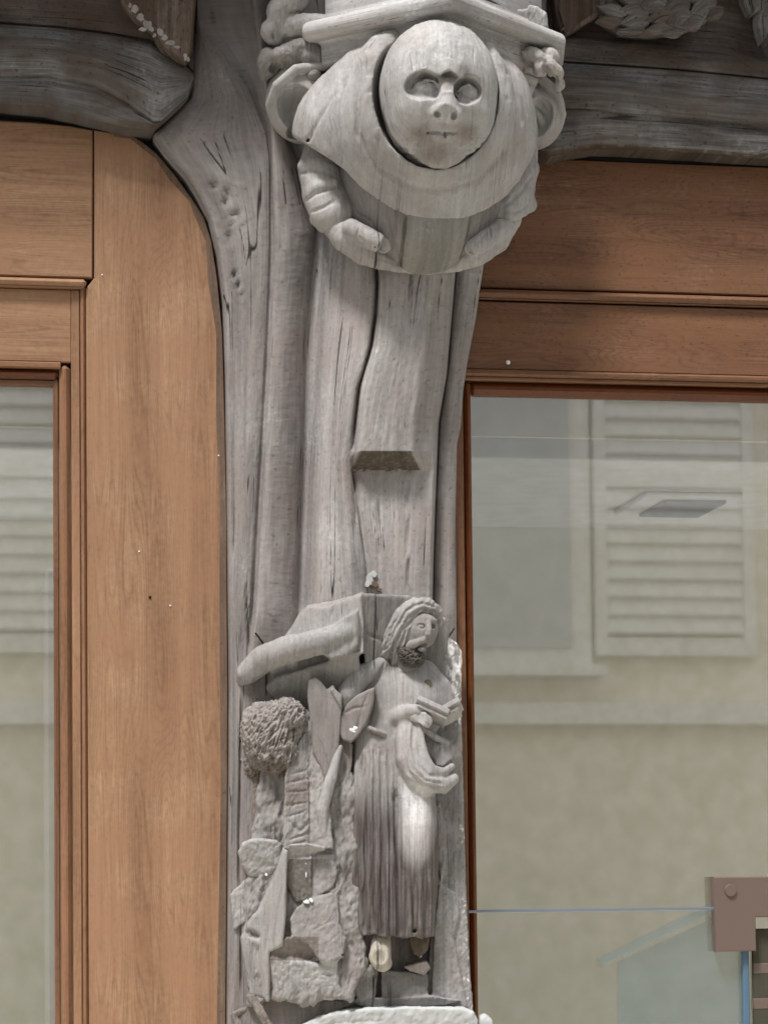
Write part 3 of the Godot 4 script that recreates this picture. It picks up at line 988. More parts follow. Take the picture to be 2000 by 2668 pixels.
# ---------------------------------------------------------------- shopfronts
func shopfronts() -> void:
	var L := thing("shopfront", "light orange varnished wooden shopfront left of the carved post", "shopfront", P(100, 2668, 0))
	var z := -22.0
	var zz := z * K
	var bx := X(228, z)
	var stile := outline([246, 338, 300, 346, 345, 352, 380, 376, 412, 403, 458, 458, 504, 522, 532, 566, 551, 627, 566, 724, 580, 868, 586, 1085, 591, 1327, 592, 1568, 594, 1809, 593, 2050, 588, 2720], z)
	stile.append(Vector2(bx, Y(2720, z, 228)))
	stile.append(Vector2(bx, Y(752, z, 228)))
	stile.append(Vector2(X(246, z, 720), Y(724, z, 246)))
	put("stile", poly_board(stile, -0.06, zz, 0.0025), M.oak, L)
	var edge := [300, 346, 345, 352, 380, 376, 412, 403, 458, 458, 504, 522, 532, 566, 551, 627, 566, 724, 580, 868, 586, 1085, 591, 1327, 592, 1568, 594, 1809, 593, 2050, 588, 2720]
	var strip := []
	for i in range(0, edge.size(), 2): strip.append_array([edge[i] - 1.5, edge[i + 1] + (1.5 if i < 10 else 0.0)])
	for i in range(edge.size() - 2, -1, -2): strip.append_array([edge[i] - (5.0 + 15.0 * smoothstep(0.0, 16.0, i) + 5.0 * sin(i * 1.7)), edge[i + 1] + (10.0 if i < 10 else 2.0)])
	put("weathered_edge", poly_board(outline(strip, z), zz - 0.004, zz + 0.0004, 0.0003), M.grime, L, "greyed and grimy edge of the stile along the post")
	var pan := outline([-720, 296, -160, 302, 0, 312, 92, 317, 183, 326, 243, 337], z)
	var ty := Y(724, z, 200)
	pan.append(Vector2(X(242, z, 700), ty + 0.001))
	pan.append(Vector2(X(-720, z), ty + 0.001))
	put("top_panel", poly_board(pan, -0.06, zz - 0.002, 0.003, true), M.oak, L)
	var xl := X(-720, z)
	board(L, "moulding", xl, X(226, z, 740), ty - 0.0035, ty - 0.0165, -0.05, zz + 0.010, 0.006, M.oak, true)
	board(L, "moulding", xl, X(217, z, 750), ty - 0.0165, ty - 0.0195, -0.05, zz + 0.004, 0.001, M.oak_worn, true)
	var py := Y(940, z, 100)
	board(L, "lower_panel", xl, X(187, z, 850), ty - 0.020, py, -0.05, zz - 0.008, 0.002, M.oak, true)
	board(L, "jamb", X(189, z), X(212, z), GROUND + 0.5, ty - 0.020, -0.05, zz - 0.006, 0.002, M.oak, false)
	board(L, "jamb_edge", X(213.5, z), X(226.5, z), GROUND + 0.5, ty - 0.005, -0.05, zz - 0.001, 0.004, M.oak_worn, false)
	board(L, "head_bead", xl, X(160, z, 970), py - 0.0005, py - 0.012, -0.05, zz - 0.004, 0.002, M.oak_worn, true)
	board(L, "head_bead", xl, X(156, z, 970), py - 0.012, py - 0.030, -0.055, zz - 0.010, 0.008, M.red_gloss, true)
	board(L, "head_stop", xl, X(142, z, 990), py - 0.0305, py - 0.041, -0.06, zz - 0.020, 0.002, M.red, true)
	board(L, "side_bead", X(158, z), X(187.5, z), GROUND + 0.5, py - 0.004, -0.055, zz - 0.006, 0.008, M.oak_worn, false)
	board(L, "side_stop", X(142, z), X(156.5, z), GROUND + 0.5, py - 0.030, -0.06, zz - 0.018, 0.002, M.red, false)
	var g := board(L, "pane", X(-720, z), X(143, z), GROUND + 0.5, py - 0.038, zz - 0.032, zz - 0.028, 0.0005, M.pane)
	g.set_meta("label", "shop window glass mirroring shutters across the street")

	var R := thing("shopfront", "dark reddish brown wooden shopfront right of the carved post", "shopfront", P(1600, 2668, 0))
	z = -18.0
	zz = z * K
	var x0 := X(1160, z)
	var x1 := X(2400, z)
	var a := Y(412, z, 1391)
	var b := Y(750, z, 1300)
	var c := Y(780, z, 1300)
	var d := Y(962, z, 1300)
	board(R, "top_board", x0, x1, a, b + 0.0005, -0.05, zz, 0.002, M.red, true)
	board(R, "moulding", x0, x1, b - 0.004, b - 0.019, -0.05, zz + 0.010, 0.007, M.red, true)
	board(R, "moulding", x0, x1, b - 0.0195, c, -0.05, zz + 0.002, 0.001, M.red, true)
	board(R, "lower_board", x0, x1, c - 0.003, d, -0.05, zz - 0.004, 0.002, M.red, true)
	board(R, "drip_edge", x0, x1, d - 0.001, d - 0.013, -0.05, zz + 0.004, 0.004, M.red, true)
	board(R, "head_bead", X(1216, z), x1, d - 0.0135, d - 0.020, -0.05, zz - 0.004, 0.001, M.oak_worn, true)
	board(R, "head_bead", X(1232, z), x1, d - 0.0205, d - 0.046, -0.055, zz - 0.012, 0.010, M.red_gloss, true)
	board(R, "jamb", X(1150, z), X(1213, z), GROUND + 0.5, d - 0.0135, -0.05, zz - 0.002, 0.002, M.red, false)
	board(R, "side_bead", X(1218, z), X(1236, z), GROUND + 0.5, d - 0.022, -0.055, zz - 0.008, 0.006, M.red_gloss, false)
	var pane := board(R, "pane", X(1234, z), x1, GROUND + 0.5, d - 0.040, zz - 0.032, zz - 0.028, 0.0005, M.pane)
	pane.set_meta("label", "large shop window glass mirroring a louvred shutter")
	var gap_shade := thing("gap_shade_strip", "black strip standing in for the shaded gap between the right beam and the brown board", "gap_shade", P(1700, 400, 0))  # black strip stands in for the shade inside the open gap
	put("strip", chamfer_box(Vector3(X(1200, -18), a + 0.0005, -0.06), Vector3(x1, a + 0.05, -26 * K), 0.002), M.black, gap_shade)

func inside() -> void:
	var h := Y(1140, -70, 1400)                     # ceiling height
	var room := thing("shop_room", "dim pale shop interior behind the glass with white ceiling and beige wall", "room", Vector3(0, GROUND, -2.4))
	put("ceiling", slab(-4, 5, h, h + 0.1, -1.2, -0.285), M.ceiling, room)
	put("back_wall", slab(-4, 5, GROUND, h + 0.1, -1.3, -1.2), M.room, room)
	put("side_wall", slab(-4.1, -4, GROUND, h, -1.2, -0.28), M.room, room)
	put("side_wall", slab(5, 5.1, GROUND, h, -1.2, -0.28), M.room, room)
	put("floor", slab(-4, 5, GROUND + 0.4, GROUND + 0.6, -1.2, -0.285), M.ceiling, room)
	put("partition", slab(X(236, -80), X(300, -80), GROUND + 0.61, h - 0.002, -0.9, -0.29), M.white_paint, room)
	put("reveal", slab(X(122, -80), X(146, -80), GROUND + 0.61, Y(1480, -80, 130), -0.25, -0.06), M.reveal, room)
	var pel := thing("window_pelmet", "pale yellow green pelmet board along the top of the shop window", "pelmet", P(1600, 1080, -150))
	put("board", slab(-4, 5, Y(1132, -150, 1500), h + 0.25, -0.155, -0.15), M.room, pel)
	var v := thing("ceiling_vent", "dark blue grey ceiling vent with a pale frame seen through the window", "vent", Vector3(0, h, -1))
	var q := []
	for p in [[1612, 1334], [1668, 1282], [1906, 1290], [1868, 1338]]:
		var dd := ray(p[0], p[1])
		q.append(cam_xf.origin + dd * ((h - 0.004 - cam_xf.origin.y) / dd.y))
	var zf: float = (q[0].z + q[3].z) / 2.0
	var zb: float = (q[1].z + q[2].z) / 2.0
	var xa: float = (q[0].x + q[1].x) / 2.0
	var xb: float = (q[2].x + q[3].x) / 2.0
	put("frame", slab(xa, xb, h - 0.012, h - 0.001, minf(zf, zb), maxf(zf, zb)), M.white_paint, v)
	put("duct", slab(xa + 0.05, xb - 0.03, h - 0.014, h - 0.0125, minf(zf, zb) + 0.03, maxf(zf, zb) - 0.03), M.grille, v)
	for i in 9: put("slat", slab(xa + 0.05, xb - 0.03, h - 0.02, h - 0.0145, lerpf(zf, zb, 0.12 + i * 0.09), lerpf(zf, zb, 0.12 + i * 0.09) + 0.012), M.grille, v)

	# the glass display case in the corner of the window
	var zc := -34.0
	var cs := thing("display_case", "glass display case with a sloping glass top at the shop window", "display case", P(1760, 2668, zc))
	put("top_pane", poly_board(outline([1563, 2500, 1566, 2520, 1700, 2452, 1866, 2376, 1866, 2352, 1840, 2362], zc), (zc - 18) * K, zc * K, 0.001), M.clear, cs)
	put("side_pane", poly_board(outline([1612, 2506, 1700, 2466, 1866, 2390, 1940, 2390, 1940, 2800, 1612, 2800], zc - 6), (zc - 22) * K, (zc - 19) * K, 0.0005), M.clear, cs)
	put("glass_edge", chamfer_box(P(1934, 2470, zc), P(1956, 2800, zc) + Vector3(0, 0, -0.014), 0.002), M.glass_edge, cs)
	put("back_panel", chamfer_box(P(1958, 2420, zc - 12), P(2200, 2800, zc - 12) + Vector3(0, 0, -0.008), 0.002), M.dark, cs)
	for s in [2508, 2600]: put("shelf", chamfer_box(P(1958, s, zc - 20), P(2200, s + 26, zc - 2) + Vector3(0, 0, -0.006), 0.002), M.metal, cs)
	var br := thing("corner_bracket", "brown metal square corner bracket with a round screw cap", "bracket", P(1900, 2380, zc + 20))
	put("plate", poly_board(outline([1858, 2284, 2150, 2282, 2150, 2390, 1968, 2390, 1970, 2478, 1866, 2480], zc + 20), (zc - 16) * K, (zc + 20) * K, 0.003), M.metal, br)
	var cap := CylinderMesh.new()
	cap.top_radius = 15 * K
	cap.bottom_radius = 17 * K
	cap.height = 0.004
	var ci := put("screw_cap", cap, M.metal, br)
	ci.position = P(1902, 2320, zc + 23) - br.position
	ci.rotation.x = PI / 2
	var rod := thing("hanging_rod", "thin grey metal rod running level to the brown bracket", "rod", P(1550, 2374, zc))
	put("bar", chamfer_box(P(1180, 2372, zc + 8), Vector3(X(1862, zc, 2374), Y(2378, zc, 1260), zc * K + 0.004), 0.001), M.steel, rod)

# ---------------------------------------------------------------- carvings
func plan_carvings() -> Dictionary:
	var c := {}
	var nz := FastNoiseLite.new()
	nz.seed = 23
	nz.frequency = 0.02
	nz.fractal_octaves = 3
	var weather := func(p: Vector3, _n: Vector3) -> float:         # tool marks and weathering: long shallow flutes along the grain
		return nz.get_noise_3d(p.x * 1.6, p.y * 0.35, p.z * 1.6) * 2.6 + nz.get_noise_3d(p.x * 6.0, p.y * 0.8, p.z * 6.0) * 0.9
	var craggy := func(p: Vector3, _n: Vector3) -> float:
		return nz.get_noise_3d(p.x * 1.5, p.y * 1.5, p.z * 1.5) * 3.0 + absf(nz.get_noise_3d(p.x * 3.0, p.y * 1.5, p.z * 3.0)) * -3.0
	var silver := func(p: Vector3, _n: Vector3) -> Color:
		var t := clampf(nz.get_noise_3d(p.x * 0.5, p.y * 0.3, p.z * 0.5) * 1.2 + 0.5, 0, 1)
		return Color(0.76, 0.745, 0.735).lerp(Color(0.94, 0.94, 0.935), t)
	plan_monk(c, weather, silver)
	plan_reader(c, nz, weather)
	plan_bracket(c, craggy, silver)
	plan_lower(c, nz, craggy, weather)
	return c

func plan_monk(c: Dictionary, weather: Callable, silver: Callable) -> void:
	var xf := frame_at(1120, 380, 150)
	c.monk_at = xf.origin
	# cape and hood
	var s := Sculpt.new(1120, 380)
	s.ell(1080, 350, 40, 316, 222, 205, 20)
	s.ell(1120, 330, 120, 245, 190, 170, 60)
	s.ell(1118, 400, 70, 244, 262, 197, 30)
	s.po([760, 352, 800, 372, 868, 412, 905, 440, 937, 474, 975, 503, 1012, 528, 1065, 552, 1118, 565, 1170, 563, 1219, 556, 1270, 535, 1318, 502, 1352, 462, 1384, 412, 1500, 380, 1500, 760, 700, 760, 700, 330], -300, 600, 0, 0, 7, 1, 3)
	s.ell(1010, 240, 60, 140, 134, 120, 40)
	s.ell(1270, 260, 60, 100, 110, 110, 40)
	s.ch([[1066, 96, 96, 18], [1020, 124, 140, 28], [985, 180, 190, 34], [976, 270, 218, 34], [1004, 345, 232, 36], [1060, 410, 238, 38], [1135, 440, 240, 36], [1212, 412, 232, 30], [1265, 340, 215, 24], [1287, 255, 200, 20], [1284, 190, 175, 18], [1268, 140, 130, 14]], 46)
	s.ch([[985, 130, 130, 20], [948, 240, 150, 20], [946, 350, 170, 20], [975, 410, 190, 20], [1015, 455, 200, 14]], 26)
	s.line([960, 170, 938, 260, 938, 350, 960, 392, 1000, 440, 1010, 452], 7, 6)
	s.line([1000, 440, 1080, 484, 1150, 490, 1240, 466, 1310, 395], 5, 14)
	s.ell(1135, 248, 245, 158, 192, 175, 6, 1)                       # the face sits in a hollow
	s.line([1052, 440, 1052, 545], 3.0, 2)
	s.line([1178, 470, 1174, 562], 3.0, 2)
	s.line([1240, 440, 1222, 540], 3.0, 2)
	s.line([800, 380, 830, 330, 880, 250], 5, 8)
	s.line([900, 420, 880, 300, 900, 220], 5, 10)
	s.line([1340, 420, 1352, 320, 1330, 240], 5, 8)
	c.cape = carve(s, xf, 740, 40, 1420, 590, -170, 330, 4.2, weather, silver)

	# head
	s = Sculpt.new(1120, 380)
	s.ell(1141, 225, 190, 144, 152, 148, 30)
	s.ell(1143, 310, 200, 118, 132, 122, 80)
	s.ell(1082, 318, 262, 46, 44, 44, 40)                            # cheeks
	s.ell(1222, 322, 250, 42, 44, 44, 40)
	s.ell(1148, 398, 272, 44, 30, 32, 30)                            # chin
	s.ell(1152, 335, 296, 42, 36, 30, 24)                            # muzzle
	# brow overhangs the sockets
	s.ell(1100, 236, 334, 47, 35, 46, 4, 1, -8)
	s.ell(1126, 238, 336, 27, 31, 40, 4, 1, 0)
	s.ell(1213, 248, 320, 39, 34, 46, 4, 1, 4)
	s.po([1128, 209, 1146, 210, 1156, 202, 1168, 199, 1184, 210, 1196, 219, 1188, 244, 1162, 254, 1134, 244], 0, 320, -0.1, 0.6, 3, 1, 3, true)
	s.ell(1110, 239, 298, 30, 19, 27, 2, 0, 8)
	s.ell(1110, 240, 326, 9, 9, 4, 2, 1)                      # eyes
	s.ell(1211, 251, 286, 26, 19, 27, 2, 0, 6)
	s.ell(1212, 252, 314, 8, 9, 4, 2, 1)
	s.ch([[1076, 246, 300, 2], [1090, 229, 312, 3], [1110, 220, 319, 3.5], [1130, 224, 319, 3], [1142, 240, 312, 2]], 3)
	s.ch([[1076, 246, 300, 2], [1096, 256, 310, 3], [1118, 260, 314, 3], [1140, 249, 311, 2]], 3)
	s.ch([[1184, 252, 304, 2], [1196, 239, 307, 3], [1214, 232, 305, 3.5], [1236, 246, 291, 2]], 3)
	s.ch([[1185, 256, 303, 2], [1200, 268, 304, 3], [1218, 272, 300, 3], [1236, 260, 288, 2]], 3)
	s.ell(1094, 286, 300, 40, 26, 24, 30)
	s.ell(1214, 296, 286, 34, 24, 24, 30)
	s.line([1062, 244, 1072, 224, 1088, 207, 1104, 201, 1124, 204], 4, 3)
	s.line([1192, 217, 1212, 213, 1232, 215, 1246, 228], 4, 3)
	# the nose, its tip broken off flat
	s.ch([[1158, 232, 318, 15], [1158, 262, 330, 17], [1158, 290, 342, 26]], 14)
	s.ell(1138, 300, 338, 18, 17, 18, 10)
	s.ell(1179, 304, 334, 17, 17, 18, 10)
	s.bx(1159, 300, 402, 60, 60, 42, 0, 3, 1, 2, 0, 14)
	s.ell(1138, 303, 358, 9, 9, 16, 2, 1)
	s.ell(1179, 307, 354, 9, 12, 16, 2, 1, 12)
	# mouth
	s.po([1122, 316, 1150, 320, 1180, 318, 1182, 345, 1150, 342, 1118, 344], 200, 330, 0, 0.3, 4, 0, 3)
	s.ell(1148, 356, 310, 30, 12, 20, 8)
	s.ch([[1112, 345, 318, 3], [1134, 346, 330, 4.5], [1152, 348, 332, 5], [1182, 347, 320, 3]], 2, 1)
	s.ell(1157, 352, 330, 5, 8, 12, 2, 1)
	s.line([1118, 344, 1112, 372, 1118, 396], 4, 14)
	s.line([1180, 345, 1186, 372, 1180, 396], 4, 14)
	s.line([1116, 318, 1098, 334, 1090, 350], 3, 12)
	s.line([1106, 82, 1106, 200], 2.8, 2)
	s.line([1142, 78, 1140, 180], 2.4, 2)
	s.line([1229, 140, 1228, 182], 3.4, 2)
	s.line([1168, 116, 1166, 126], 3, 2)
	s.line([1168, 150, 1165, 165, 1180, 172], 2.8, 2)
	var face := func(p: Vector3, _n: Vector3) -> Color:
		var t := Color(0.97, 0.97, 0.965)
		var brown := Color(0.50, 0.44, 0.40)
		for q in [[1095, 352, 40], [1208, 348, 40], [1136, 398, 62], [1205, 200, 26], [1160, 218, 26], [1104, 212, 24]]:     # rubbed brown patches on the cheeks and chin
			var d: float = Vector2(p.x - q[0], (p.y - q[1]) * 1.25).length() / q[2]
			t = t.lerp(brown, clampf(1.1 - d, 0, 0.75))
		return t
	c.head = carve(s, xf.translated_local(Vector3(0, -2, 18)), 985, 60, 1300, 450, 20, 380, 2.6, weather, face)

	# body under the cape
	s = Sculpt.new(1120, 380)
	s.ell(1102, 470, 40, 226, 222, 178, 20)
	s.ell(1108, 570, 80, 184, 126, 134, 40)
	s.line([1063, 548, 1056, 610, 1044, 690], 8, 3)
	s.line([1221, 552, 1208, 610, 1186, 684], 8, 3)
	s.line([1010, 526, 1022, 590, 1042, 660], 4, 2)
	s.line([965, 520, 968, 560, 990, 610], 3.5, 2)
	s.line([912, 500, 930, 545, 975, 570], 3.5, 2)
	s.line([1260, 530, 1246, 600, 1218, 640], 4, 2)
	s.line([1100, 660, 1125, 690, 1150, 655], 4, 2)
	var robe := func(p: Vector3, _n: Vector3) -> Color:
		if p.x > 1048 and p.x < 1216 and p.y > 545: return Color(0.52, 0.51, 0.47)       # the paler, greenish front panel
		return Color(0.58, 0.55, 0.535)
	c.belly = carve(s, xf, 830, 230, 1370, 715, -150, 270, 3.3, weather, robe)

	s = Sculpt.new(1120, 380)
	s.ell(1102, 470, 40, 233, 229, 186, 20)
	s.ell(1108, 570, 80, 191, 133, 142, 40)
	s.po([1066, 470, 1222, 470, 1221, 552, 1210, 610, 1186, 694, 1146, 720, 1090, 716, 1046, 690, 1057, 610, 1063, 548], -200, 400, 0, 0, 3, 2, 2)
	s.line([1128, 560, 1122, 690], 2.4, 2)
	c.panel = carve(s, xf, 1035, 460, 1235, 725, -120, 280, 3.0, weather, func(_p: Vector3, _n: Vector3) -> Color: return Color(0.56, 0.55, 0.515))

	# arms: sleeve and forearm with what is left of each hand
	s = Sculpt.new(1120, 380)
	s.ch([[852, 380, 0, 56], [838, 440, 44, 60], [850, 500, 84, 60], [872, 548, 104, 60]], 10)
	s.ch([[788, 430, 60, 9], [820, 418, 92, 10], [868, 434, 100, 8]], 12)
	s.ch([[804, 500, 90, 11], [832, 480, 130, 11], [876, 468, 136, 8]], 12)
	s.ch([[824, 566, 100, 14], [850, 556, 140, 12], [884, 532, 150, 10]], 8)
	s.line([784, 450, 820, 438, 872, 450], 5, 6)
	s.line([798, 516, 826, 496, 876, 482], 5, 6)
	s.line([812, 545, 850, 530, 880, 512], 4, 5)
	s.bx(892, 640, 100, 80, 60, 200, -26, 4, 1, 4)
	c.sleeve_l = carve(s, xf, 760, 300, 930, 610, -60, 190, 3.2, weather, silver)
	s = Sculpt.new(1120, 380)
	s.ch([[862, 560, 100, 36], [905, 606, 140, 40], [950, 640, 150, 38], [985, 660, 146, 28], [1030, 682, 128, 15], [1080, 697, 104, 6]], 8)
	s.ch([[918, 584, 172, 24], [966, 608, 194, 25], [1000, 626, 200, 24]], 8)
	s.bx(1016, 634, 226, 26, 34, 36, 28, 2, 1, 2)                     # broken stump of the fingers
	s.line([938, 580, 934, 602, 962, 622, 1010, 640], 2.4, 3)
	s.line([960, 650, 1010, 668, 1080, 690], 2, 3)
	c.arm_l = carve(s, xf, 800, 510, 1110, 715, 20, 250, 3.0, weather, silver)
	s = Sculpt.new(1120, 380)
	s.ch([[1346, 400, -10, 54], [1346, 455, 20, 52], [1338, 510, 54, 50], [1324, 545, 76, 46]], 14)
	s.ch([[1384, 440, 30, 20], [1350, 480, 70, 18], [1306, 520, 90, 14]], 14)
	s.ch([[1360, 585, 70, 14], [1330, 562, 100, 16], [1296, 556, 110, 12]], 10)
	s.ch([[1372, 530, 50, 24], [1330, 530, 92, 16], [1300, 528, 104, 10]], 10)
	s.line([1386, 455, 1352, 498, 1306, 536], 4, 5)
	s.line([1384, 525, 1340, 548, 1300, 546], 4, 5)
	s.bx(1300, 630, 90, 90, 42, 200, -22, 4, 1, 4)
	c.sleeve_r = carve(s, xf, 1280, 330, 1420, 620, -80, 170, 3.2, weather, silver)
	s = Sculpt.new(1120, 380)
	s.ch([[1326, 566, 72, 30], [1288, 612, 120, 38], [1240, 650, 136, 33], [1190, 682, 122, 16], [1110, 700, 104, 6]], 8)
	s.ch([[1300, 588, 130, 24], [1258, 616, 168, 24], [1226, 636, 184, 22]], 8)
	s.bx(1208, 648, 212, 22, 34, 36, -32, 2, 1, 2)
	s.line([1300, 575, 1250, 608, 1225, 640, 1215, 668], 2, 3)
	c.arm_r = carve(s, xf, 1090, 530, 1365, 715, 0, 230, 3.0, weather, silver)

func plan_reader(c: Dictionary, nz: FastNoiseLite, weather: Callable) -> void:
	var xf := frame_at(1030, 2050, 20)
	c.reader_at = xf.origin
	var s := Sculpt.new(1030, 2050)
	s.ell(1046, 1830, 40, 118, 118, 78, 20)
	s.ch([[1000, 1900, 40, 84], [1000, 1960, 44, 84], [1000, 2060, 46, 92], [1004, 2170, 46, 95], [1008, 2290, 48, 97], [1010, 2470, 50, 92]], 26)
	s.ch([[1050, 1990, 60, 60], [1072, 2070, 84, 60], [1080, 2150, 98, 60], [1086, 2230, 98, 55], [1084, 2330, 80, 53], [1080, 2450, 70, 48]], 16)      # the bent leg under the cloth
	s.po([880, 2426, 930, 2424, 950, 2431, 975, 2426, 1000, 2434, 1026, 2430, 1050, 2438, 1075, 2432, 1096, 2440, 1122, 2434, 1180, 2436, 1180, 2560, 880, 2560], -100, 300, 0, 0, 3, 1, 3)
	s.ell(958, 1830, 54, 66, 100, 48, 24, 0, 12)
	s.ch([[988, 1738, 84, 24], [940, 1772, 96, 32], [912, 1812, 100, 32], [904, 1852, 92, 24]], 14)
	s.ch([[1110, 1748, 60, 24], [1145, 1790, 66, 26], [1160, 1835, 66, 22]], 18)
	s.line([1002, 1734, 988, 1768, 956, 1806, 930, 1830], 6, 4)
	s.line([976, 1800, 970, 1850, 958, 1896], 5, 3)
	s.line([1010, 1740, 1040, 1760, 1062, 1752], 2.5, 8)
	s.line([1052, 1770, 1050, 1850], 3, 3)
	s.line([1076, 1780, 1078, 1850], 2.6, 3)
	s.line([1000, 1780, 1004, 1880], 4, 8)
	s.ch([[962, 1898, 128, 6], [985, 1908, 132, 6], [1002, 1916, 128, 4]], 5)     # belt
	s.line([958, 1906, 1002, 1924], 3, 4)
	# folds of the skirt: raised pleats with grooves between them
	for f in [[934, 1985, 920, 2405, 7], [950, 1960, 940, 2415, 8], [968, 1955, 962, 2420, 8], [986, 1960, 986, 2424, 9], [1004, 1970, 1010, 2424, 8], [1020, 2020, 1026, 2420, 7], [1066, 2330, 1064, 2424, 8], [1092, 2290, 1092, 2426, 8], [1114, 2270, 1114, 2426, 7]]:
		s.line([f[0], f[1], (f[0] + f[2]) * 0.5 + 3.0, (f[1] + f[3]) * 0.5, f[2], f[3]], f[4], 9, 0, -1.0)
	for f in [[942, 1970, 930, 2415, 5], [959, 1950, 951, 2425, 6], [977, 1945, 974, 2425, 5], [995, 1950, 998, 2425, 6], [1012, 1960, 1018, 2425, 5], [1032, 2060, 1040, 2434, 10], [1052, 2260, 1052, 2432, 5], [1078, 2280, 1078, 2434, 6], [1103, 2260, 1104, 2434, 5]]:
		s.line([f[0], f[1], (f[0] + f[2]) * 0.5 + 2.0, (f[1] + f[3]) * 0.5, f[2], f[3]], f[4], 6)
	# the wide sleeve that hangs in a loop
	s.ch([[1034, 1872, 116, 20], [1062, 1858, 132, 19], [1092, 1856, 140, 18]], 10)
	s.ch([[1064, 1884, 112, 26], [1060, 1930, 128, 32], [1064, 1975, 136, 34], [1084, 2012, 140, 34], [1116, 2036, 138, 30], [1150, 2044, 128, 24], [1178, 2030, 112, 15]], 14)
	s.ch([[1090, 1878, 132, 9], [1096, 1930, 146, 9], [1104, 1970, 150, 10], [1122, 2003, 148, 11], [1152, 2012, 136, 10], [1174, 1998, 116, 8]], 9)
	s.ch([[1088, 1874, 132, 7], [1104, 1904, 128, 9], [1134, 1925, 122, 9], [1164, 1938, 108, 7]], 6)
	s.po([1092, 1890, 1118, 1926, 1164, 1944, 1176, 1976, 1152, 2000, 1124, 1996, 1104, 1960], -20, 112, 0.1, 0.1, 5)
	s.ell(1120, 1990, 120, 12, 20, 30, 4, 1, -30)
	s.line([1044, 1900, 1046, 1960, 1060, 2012, 1096, 2044, 1150, 2056], 5, 4)
	s.line([1060, 1890, 1058, 1950, 1070, 2000, 1104, 2034, 1156, 2044], 4, 4)
	s.line([1076, 1890, 1074, 1950, 1086, 1994, 1114, 2020, 1160, 2026], 5.5, 4)
	s.line([1040, 2020, 1070, 2062, 1106, 2120], 4, 4)
	s.ch([[1048, 2018, 118, 8], [1078, 2062, 124, 8], [1108, 2110, 110, 6], [1128, 2190, 84, 6], [1138, 2300, 60, 5]], 6)
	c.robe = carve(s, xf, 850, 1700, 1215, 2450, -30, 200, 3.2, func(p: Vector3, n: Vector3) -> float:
		var w := nz.get_noise_3d(p.x * 1.8, p.y * 0.4, p.z * 1.8) * 2.0
		if p.y > 1930.0 and p.z > 40.0 and p.x < 1034.0:
			var m := smoothstep(1930.0, 2010.0, p.y)
			w += m * 1.0 * sin(p.x * 0.5 + nz.get_noise_2d(p.x * 0.6, p.y * 0.25) * 5.0)
			w += m * 1.3 * nz.get_noise_3d(p.x * 9.0, p.y * 0.4, p.z)
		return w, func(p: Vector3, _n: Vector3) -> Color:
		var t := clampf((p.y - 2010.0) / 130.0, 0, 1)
		var knee := clampf(1.25 - Vector2((p.x - 1082.0) / 46.0, (p.y - 2140.0) / 100.0).length(), 0, 1)  # pale worn wood on the bent leg, its highlight painted in too
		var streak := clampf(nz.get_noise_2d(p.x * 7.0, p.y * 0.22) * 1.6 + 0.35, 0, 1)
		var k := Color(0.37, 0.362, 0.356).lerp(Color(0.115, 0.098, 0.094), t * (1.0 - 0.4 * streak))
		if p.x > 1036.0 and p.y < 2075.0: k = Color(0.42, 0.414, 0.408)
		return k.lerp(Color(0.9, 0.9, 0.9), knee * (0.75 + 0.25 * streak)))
	# head
	s = Sculpt.new(1030, 2050)
	s.ell(1086, 1634, 74, 50, 58, 54, 20)
	s.ell(1104, 1650, 104, 34, 46, 34, 14, 0, 12)                    # face
	s.ch([[1072, 1682, 84, 30], [1062, 1735, 70, 34]], 16)           # neck
	s.ell(1116, 1622, 122, 22, 10, 14, 8, 0, 14)                     # brow
	s.ell(1096, 1640, 136, 12, 7, 8, 3, 1, 12)
	s.ell(1096, 1641, 128, 9, 6, 7, 2, 0, 12)
	s.ell(1125, 1640, 128, 7, 6, 8, 3, 1, 12)
	s.ch([[1113, 1632, 134, 6], [1115, 1652, 144, 8], [1113, 1662, 146, 9]], 6)     # nose
	s.ch([[1066, 1690, 116, 10], [1086, 1682, 134, 9], [1104, 1676, 138, 8]], 6)    # moustache
	s.ell(1104, 1692, 126, 12, 7, 14, 4, 1, 20)
	s.ell(1098, 1698, 128, 12, 7, 10, 4)
	c.reader_head = carve(s, xf, 1010, 1570, 1160, 1775, 10, 170, 1.8, weather, func(_p: Vector3, _n: Vector3) -> Color: return Color(0.62, 0.60, 0.585))
	s = Sculpt.new(1030, 2050)
	s.ch([[1142, 1630, 84, 10], [1134, 1600, 98, 17], [1110, 1586, 108, 22], [1080, 1592, 108, 28], [1054, 1616, 106, 31], [1038, 1648, 102, 31], [1022, 1684, 92, 28], [1002, 1708, 78, 20], [972, 1724, 60, 8]], 12)
	s.ell(1078, 1620, 60, 62, 52, 56, 16)
	s.ch([[1064, 1636, 118, 10], [1050, 1672, 114, 13], [1040, 1706, 100, 13], [1024, 1734, 80, 9]], 8)
	for f in [[1132, 1590, 1096, 1580, 1058, 1600, 1034, 1640, 1010, 1690, 980, 1716], [1138, 1604, 1098, 1596, 1064, 1616, 1044, 1656, 1024, 1696, 996, 1720], [1120, 1606, 1084, 1612, 1060, 1640, 1046, 1680, 1028, 1720], [1066, 1650, 1058, 1684, 1042, 1722], [1040, 1610, 1018, 1650, 1004, 1690]]: s.line(f, 4.5, 3)
	c.reader_hair = carve(s, xf, 955, 1555, 1165, 1750, 0, 150, 2.0, func(p: Vector3, _n: Vector3) -> float:
		return sin(p.x * 0.34 + p.y * 0.24 + nz.get_noise_2d(p.x * 0.9, p.y * 0.9) * 4.0) * 0.9 + nz.get_noise_3d(p.x * 3, p.y * 3, p.z * 3) * 1.4, func(_p: Vector3, _n: Vector3) -> Color: return Color(0.76, 0.75, 0.74))
	s = Sculpt.new(1030, 2050)
